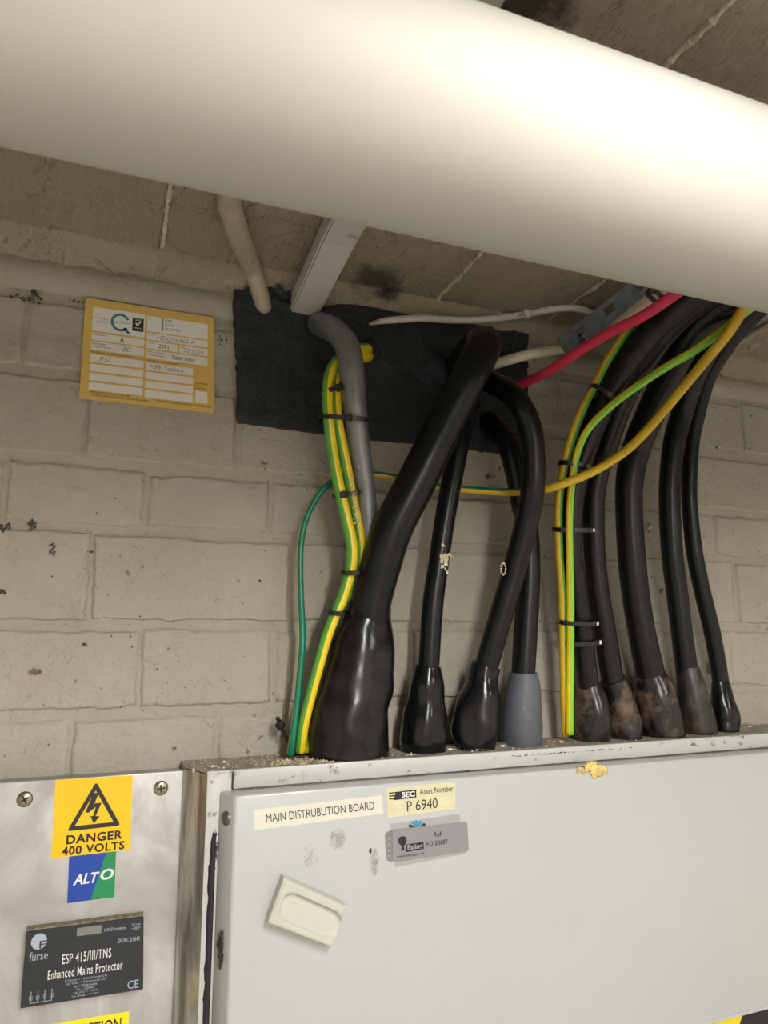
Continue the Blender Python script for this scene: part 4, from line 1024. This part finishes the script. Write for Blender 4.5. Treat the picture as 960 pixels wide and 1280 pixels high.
# angle k/seg = 0 points to the viewer, 0.25 to one side
earth('earth_wire', 'left of the two thick green and yellow earth wires tied to the grey conduit',
      [(463,437,0.005,13.6),(455,437,-0.03,15.8),(436,441,-0.06,14.7),(421,451,-0.085,13.6),(412,468,-0.095,13.6),(409,492,-0.10,13.6),(411,528,-0.10,13.6),(418,580,-0.09,14.1),(428,628,-0.085,14.7),(437,667,-0.082,15.3),(440,692,-0.08,15.3),(437,716,-0.078,14.7),(428,747,-0.077,14.1),(419,768,-0.076,14.1),(409,794,-0.074,14.1),(400,826,-0.07,13.6),(390,863,-0.064,13.6),(380,904,-0.055,13.6),(375,940,-0.045,13.6)], EC, -0.03)
earth('earth_wire', 'right of the two thick green and yellow earth wires, slipping behind the big shroud',
      [(464,444,0.005,13.6),(456,446,-0.028,14.7),(440,448,-0.055,14.7),(428,456,-0.08,13.6),(422,472,-0.09,13.6),(420,492,-0.094,13.6),(422,528,-0.094,13.6),(432,580,-0.085,14.1),(441,628,-0.078,14.1),(449,667,-0.072,14.1),(451,692,-0.068,14.1),(447,720,-0.062,13.6),(434,768,-0.055,13.6),(416,820,-0.05,13.6),(400,875,-0.045,13.6),(387,915,-0.04,13.6),(384,940,-0.038,13.6)], EC, -0.03)
# the thin wire whose stripe turns from teal to ochre along the way
thin = [(363,944,-0.045,9),(366,920,-0.05,9),(371,880,-0.05,9),(376,830,-0.05,9),(378,795,-0.048,9),(376,747,-0.045,8.5),(375,710,-0.043,8.5),(376,680,-0.042,8),(382,650,-0.042,8),(396,622,-0.045,8),(414,603,-0.05,7.5),(435,594,-0.052,7.5),(466,593,-0.055,8),(495,597,-0.06,8),(545,608,-0.062,8.5),(585,612,-0.058,9),(625,615,-0.058,9.5),(655,614.5,-0.10,10),(683,611,-0.135,10.5),(706,604,-0.155,11),(732,594,-0.165,11),(760,579,-0.17,11),(791,556,-0.175,11.5),(826,518,-0.19,12),(855,483,-0.215,12.5),(884,448,-0.24,13),(910,416,-0.265,13.5),(930,384,-0.29,14),(955,340,-0.33,15),(1000,290,-0.38,16)]
V, Fc, info = tube(ctl(thin), seg=20, n=6, fixed=True)
idx = []
for (i, k) in info:
    a = k/20; s = i/6.0
    if s < 10.5: st = 0 if 0.0 <= (a+0.22) % 1 < 0.62 else 1          # teal towards the viewer, yellow edge at left
    elif s < 17: st = 0 if (a+0.5+(s-10.5)*0.0) % 1 < 0.45 else 2
    else: st = 0 if 0.42 < a < 0.58 else 2
    idx.append(st)
o = obj('earth_wire', V, Fc, [M['teal'], M['yellow'], M['ochre']], smooth=True, idx=idx)
tag(o, 'thin wire, teal at left, crossing behind the black cables and rising yellow at right', 'wire')
earth('earth_wire', 'yellow and dark green earth wire at the left edge of the right-hand cables',
      [(707,920,-0.05,10),(705,870,-0.06,10),(704,800,-0.072,10),(703,745,-0.08,10.5),(701,715,-0.084,10.5),(699,690,-0.088,10.5),(698,640,-0.10,10.5),(701,605,-0.112,10.5),(708,570,-0.13,10.5),(722,525,-0.155,10),(743,482,-0.165,10),(762,446,-0.178,10),(784,415,-0.19,10.5),(812,380,-0.20,11),(870,330,-0.24,12)], [M['green'], M['ochre']], 0.09)
earth('earth_wire', 'bright lime green and yellow earth wire in front of the right-hand cables',
      [(712,918,-0.062,10),(712,870,-0.07,10),(713,800,-0.085,9.5),(713,745,-0.094,9.5),(712,690,-0.105,9),(712,640,-0.118,9),(716,595,-0.135,9),(722,565,-0.15,9),(733,540,-0.165,9),(753,517,-0.18,9.5),(782,493,-0.19,10),(826,463,-0.205,10.5),(867,439,-0.225,11),(896,418,-0.24,11),(918,400,-0.255,11),(940,384,-0.27,11),(980,352,-0.31,12)], [M['bgreen'], M['yellow']], 0.10, frac=0.58)

# ------------------------------------------------------------------ cable ties
def tie(px, py_, Y, hw, hd, ang, label, head=0.0, hs=5.0, cut=False, wdt=5.6, group=None):
    """band round a bundle: hw half width px, hd half depth m, ang direction of the band in the picture plane (deg)"""
    P = at(px, py_, Y); s = depth(P)/F; a = radians(ang)
    side = (rv*cos(a)-uv_*sin(a)).normalized(); axis = (rv*sin(a)+uv_*cos(a)).normalized(); fw = -fv
    root = empty('cable_tie', P, label, 'cable tie', group)
    V = []; Fc = []; n = 28; W2 = wdt*s/2; T = 0.0012; R = hw*s
    for k in range(n):
        t = 2*pi*k/n; c, d = cos(t), sin(t)
        # superellipse band
        e = 0.75; cc = math.copysign(abs(c)**e, c); dd = math.copysign(abs(d)**e, d)
        for dr in (0, T):
            for da in (-W2, W2): V.append(P+side*(R+dr)*cc+fw*(hd+dr)*dd+axis*da)
    for k in range(n):
        a0 = k*4; b0 = ((k+1) % n)*4
        Fc += [(a0, b0, b0+1, a0+1), (a0+2, a0+3, b0+3, b0+2), (a0, a0+2, b0+2, b0), (a0+1, b0+1, b0+3, a0+3)]
    fix(obj('band', V, Fc, M['tie'], root))
    h = hs*s/2; Hc = P+side*R*head+fw*(hd*math.sqrt(max(0, 1-min(1, abs(head))**2))*0.9+0.0015)
    V = [Hc+side*x*h+axis*z*h*0.9+fw*y*h*0.8 for x, z, y in ((-1,-1,1),(1,-1,1),(1,1,1),(-1,1,1),(-1,-1,-1),(1,-1,-1),(1,1,-1),(-1,1,-1))]
    o = fix(obj('head', V, BF, M['tie'], root)); bevel(o, h*0.25, 1)
    if cut:
        Q = Hc+side*(h*1.1); V = [Q+side*x*h*0.5+axis*z*h*0.55+fw*y*h*0.5 for x, z, y in ((-1,-1,1),(1,-1,1),(1,1,1),(-1,1,1),(-1,-1,-1),(1,-1,-1),(1,1,-1),(-1,1,-1))]
        o = fix(obj('cut_tail', V, BF, M['tiecut'], root)); o['label'] = 'pale cut tail'
tie(414, 489, -0.097, 15, 0.012, -18, 'topmost black cable tie round the two thick earth wires', 0.75, 10)
tie(429, 524, -0.098, 31, 0.022, 3, 'wide black cable tie binding the earth wires to the grey conduit', 0.25, 9)
tie(433, 618, -0.083, 17, 0.011, -8, 'black cable tie under the wide one on the thick earth wires', -0.2, 10)
tie(440, 715, -0.078, 12, 0.016, -2, 'black cable tie just left of the big leaning cable', -0.9, 6)
tie(422, 765, -0.076, 9.5, 0.014, 4, 'lowest cable tie on the left earth wires, beside the big shroud mouth', -0.9, 6)
tie(750, 491, -0.178, 15, 0.022, 32, 'highest black cable tie on the right-hand bundle', 0.75, 7)
tie(716, 581, -0.126, 17, 0.022, 8, 'black cable tie where the yellow wire crosses the right-hand bundle', 0.9, 7)
tie(714, 662, -0.095, 23, 0.024, 1, 'black cable tie with pale tail, halfway up the right-hand bundle', 0.93, 7, True)
tie(720, 777, -0.078, 22, 0.024, 2, 'upper of two close black cable ties low on the right-hand bundle', 0.85, 8, True)
tie(722, 802, -0.070, 22, 0.026, -1, 'lower of two close cable ties, dusty, low on the right-hand bundle', 0.95, 8, True)
tie(733, 427, -0.185, 12, 0.012, 40, 'black cable tie fixing the red cable to the lower end of the strut', -0.6, 8)
tie(821, 372, -0.335, 15, 0.012, 40, 'black cable tie near the pipe on the cream and red cables', -0.8, 9)
# loose tie by the wall
P = at(350, 907, -0.03); s = depth(P)/F
lt = empty('cable_tie', P, 'loose black cable tie end sticking out left of the earth wires', 'cable tie')
Q = [P+(rv*x+uv_*y)*s for x, y in ((-7, 1), (1, 8), (7, 0), (-1, -7))]
V = [p-fv*0.004 for p in Q]+[p+fv*0.004 for p in Q]; o = fix(obj('head', V, BF, M['tie'], lt)); bevel(o, 0.0015, 1)
def strip(p0, p1, w2):
    d = (p1-p0).normalized(); e = d.cross(fv).normalized()*w2; V = [p0-e, p1-e, p1+e, p0+e]; return [p-fv*0.0008 for p in V]+[p+fv*0.0008 for p in V]
fix(obj('tail', strip(P+(rv*-1+uv_*5)*s, P+(rv*-4+uv_*11)*s, 0.003), BF, M['tie'], lt))
fix(obj('tail', strip(P+(rv*2-uv_*4)*s, P+(rv*11-uv_*20)*s, 0.0028), BF, M['tie'], lt))

# ------------------------------------------------------------------ rubble and dust lying on top of the board
def crumbs():
    V = []; Fc = []
    def crumb(c, s):
        b = len(V); f = [(0,2,4),(2,1,4),(1,3,4),(3,0,4),(2,0,5),(1,2,5),(3,1,5),(0,3,5)]
        for d in ((1,0,0),(-1,0,0),(0,1,0),(0,-1,0),(0,0,1),(0,0,-1)):
            V.append(c+Vector(d)*s*random.uniform(0.5, 1.2))
        Fc.extend([tuple(i+b for i in g) for g in f])
    for _ in range(1500):
        r = random.random()
        if r < 0.6: px = random.gauss(400, 42)
        else: px = random.uniform(236, 1010)
        if px < 236: continue
        y = random.uniform(-0.096, -0.004)
        x = at(px, 940, y).x; s = abs(random.gauss(0, 0.0011))+0.0005
        if px > 560 and s > 0.0022: s *= 0.6
        crumb(Vector((x, y, ZT+s*0.4)), s)
    for _ in range(60):
        px = random.gauss(410, 40); y = random.uniform(-0.097, -0.06); x = at(px, 943, y).x; s = random.uniform(0.002, 0.0042); crumb(Vector((x, y, ZT+s*0.5)), s)
    for px, s in ((514,0.0038),(508,0.003),(519,0.003),(497,0.0025),(590,0.0025),(683,0.003),(693,0.002)):
        y = -0.09; crumb(Vector((at(px, 930, y).x, y, ZT+s*0.6)), s)
    for _ in range(160):  # on the door's top edge
        px = random.uniform(295, 950); x = at(px, 985, -0.112).x; s = random.uniform(0.0003, 0.0009); crumb(Vector((x, random.uniform(-0.125, -0.104), zd+0.0012)), s)
    c = Vector((0.55, -0.05, ZT))
    o = obj('rubble_crumbs', V, Fc, M['crumb'], origin=c, kind='stuff')
    tag(o, 'sandy crumbs and foam bits scattered along the top of the board', 'debris')
    fix(o)
crumbs()
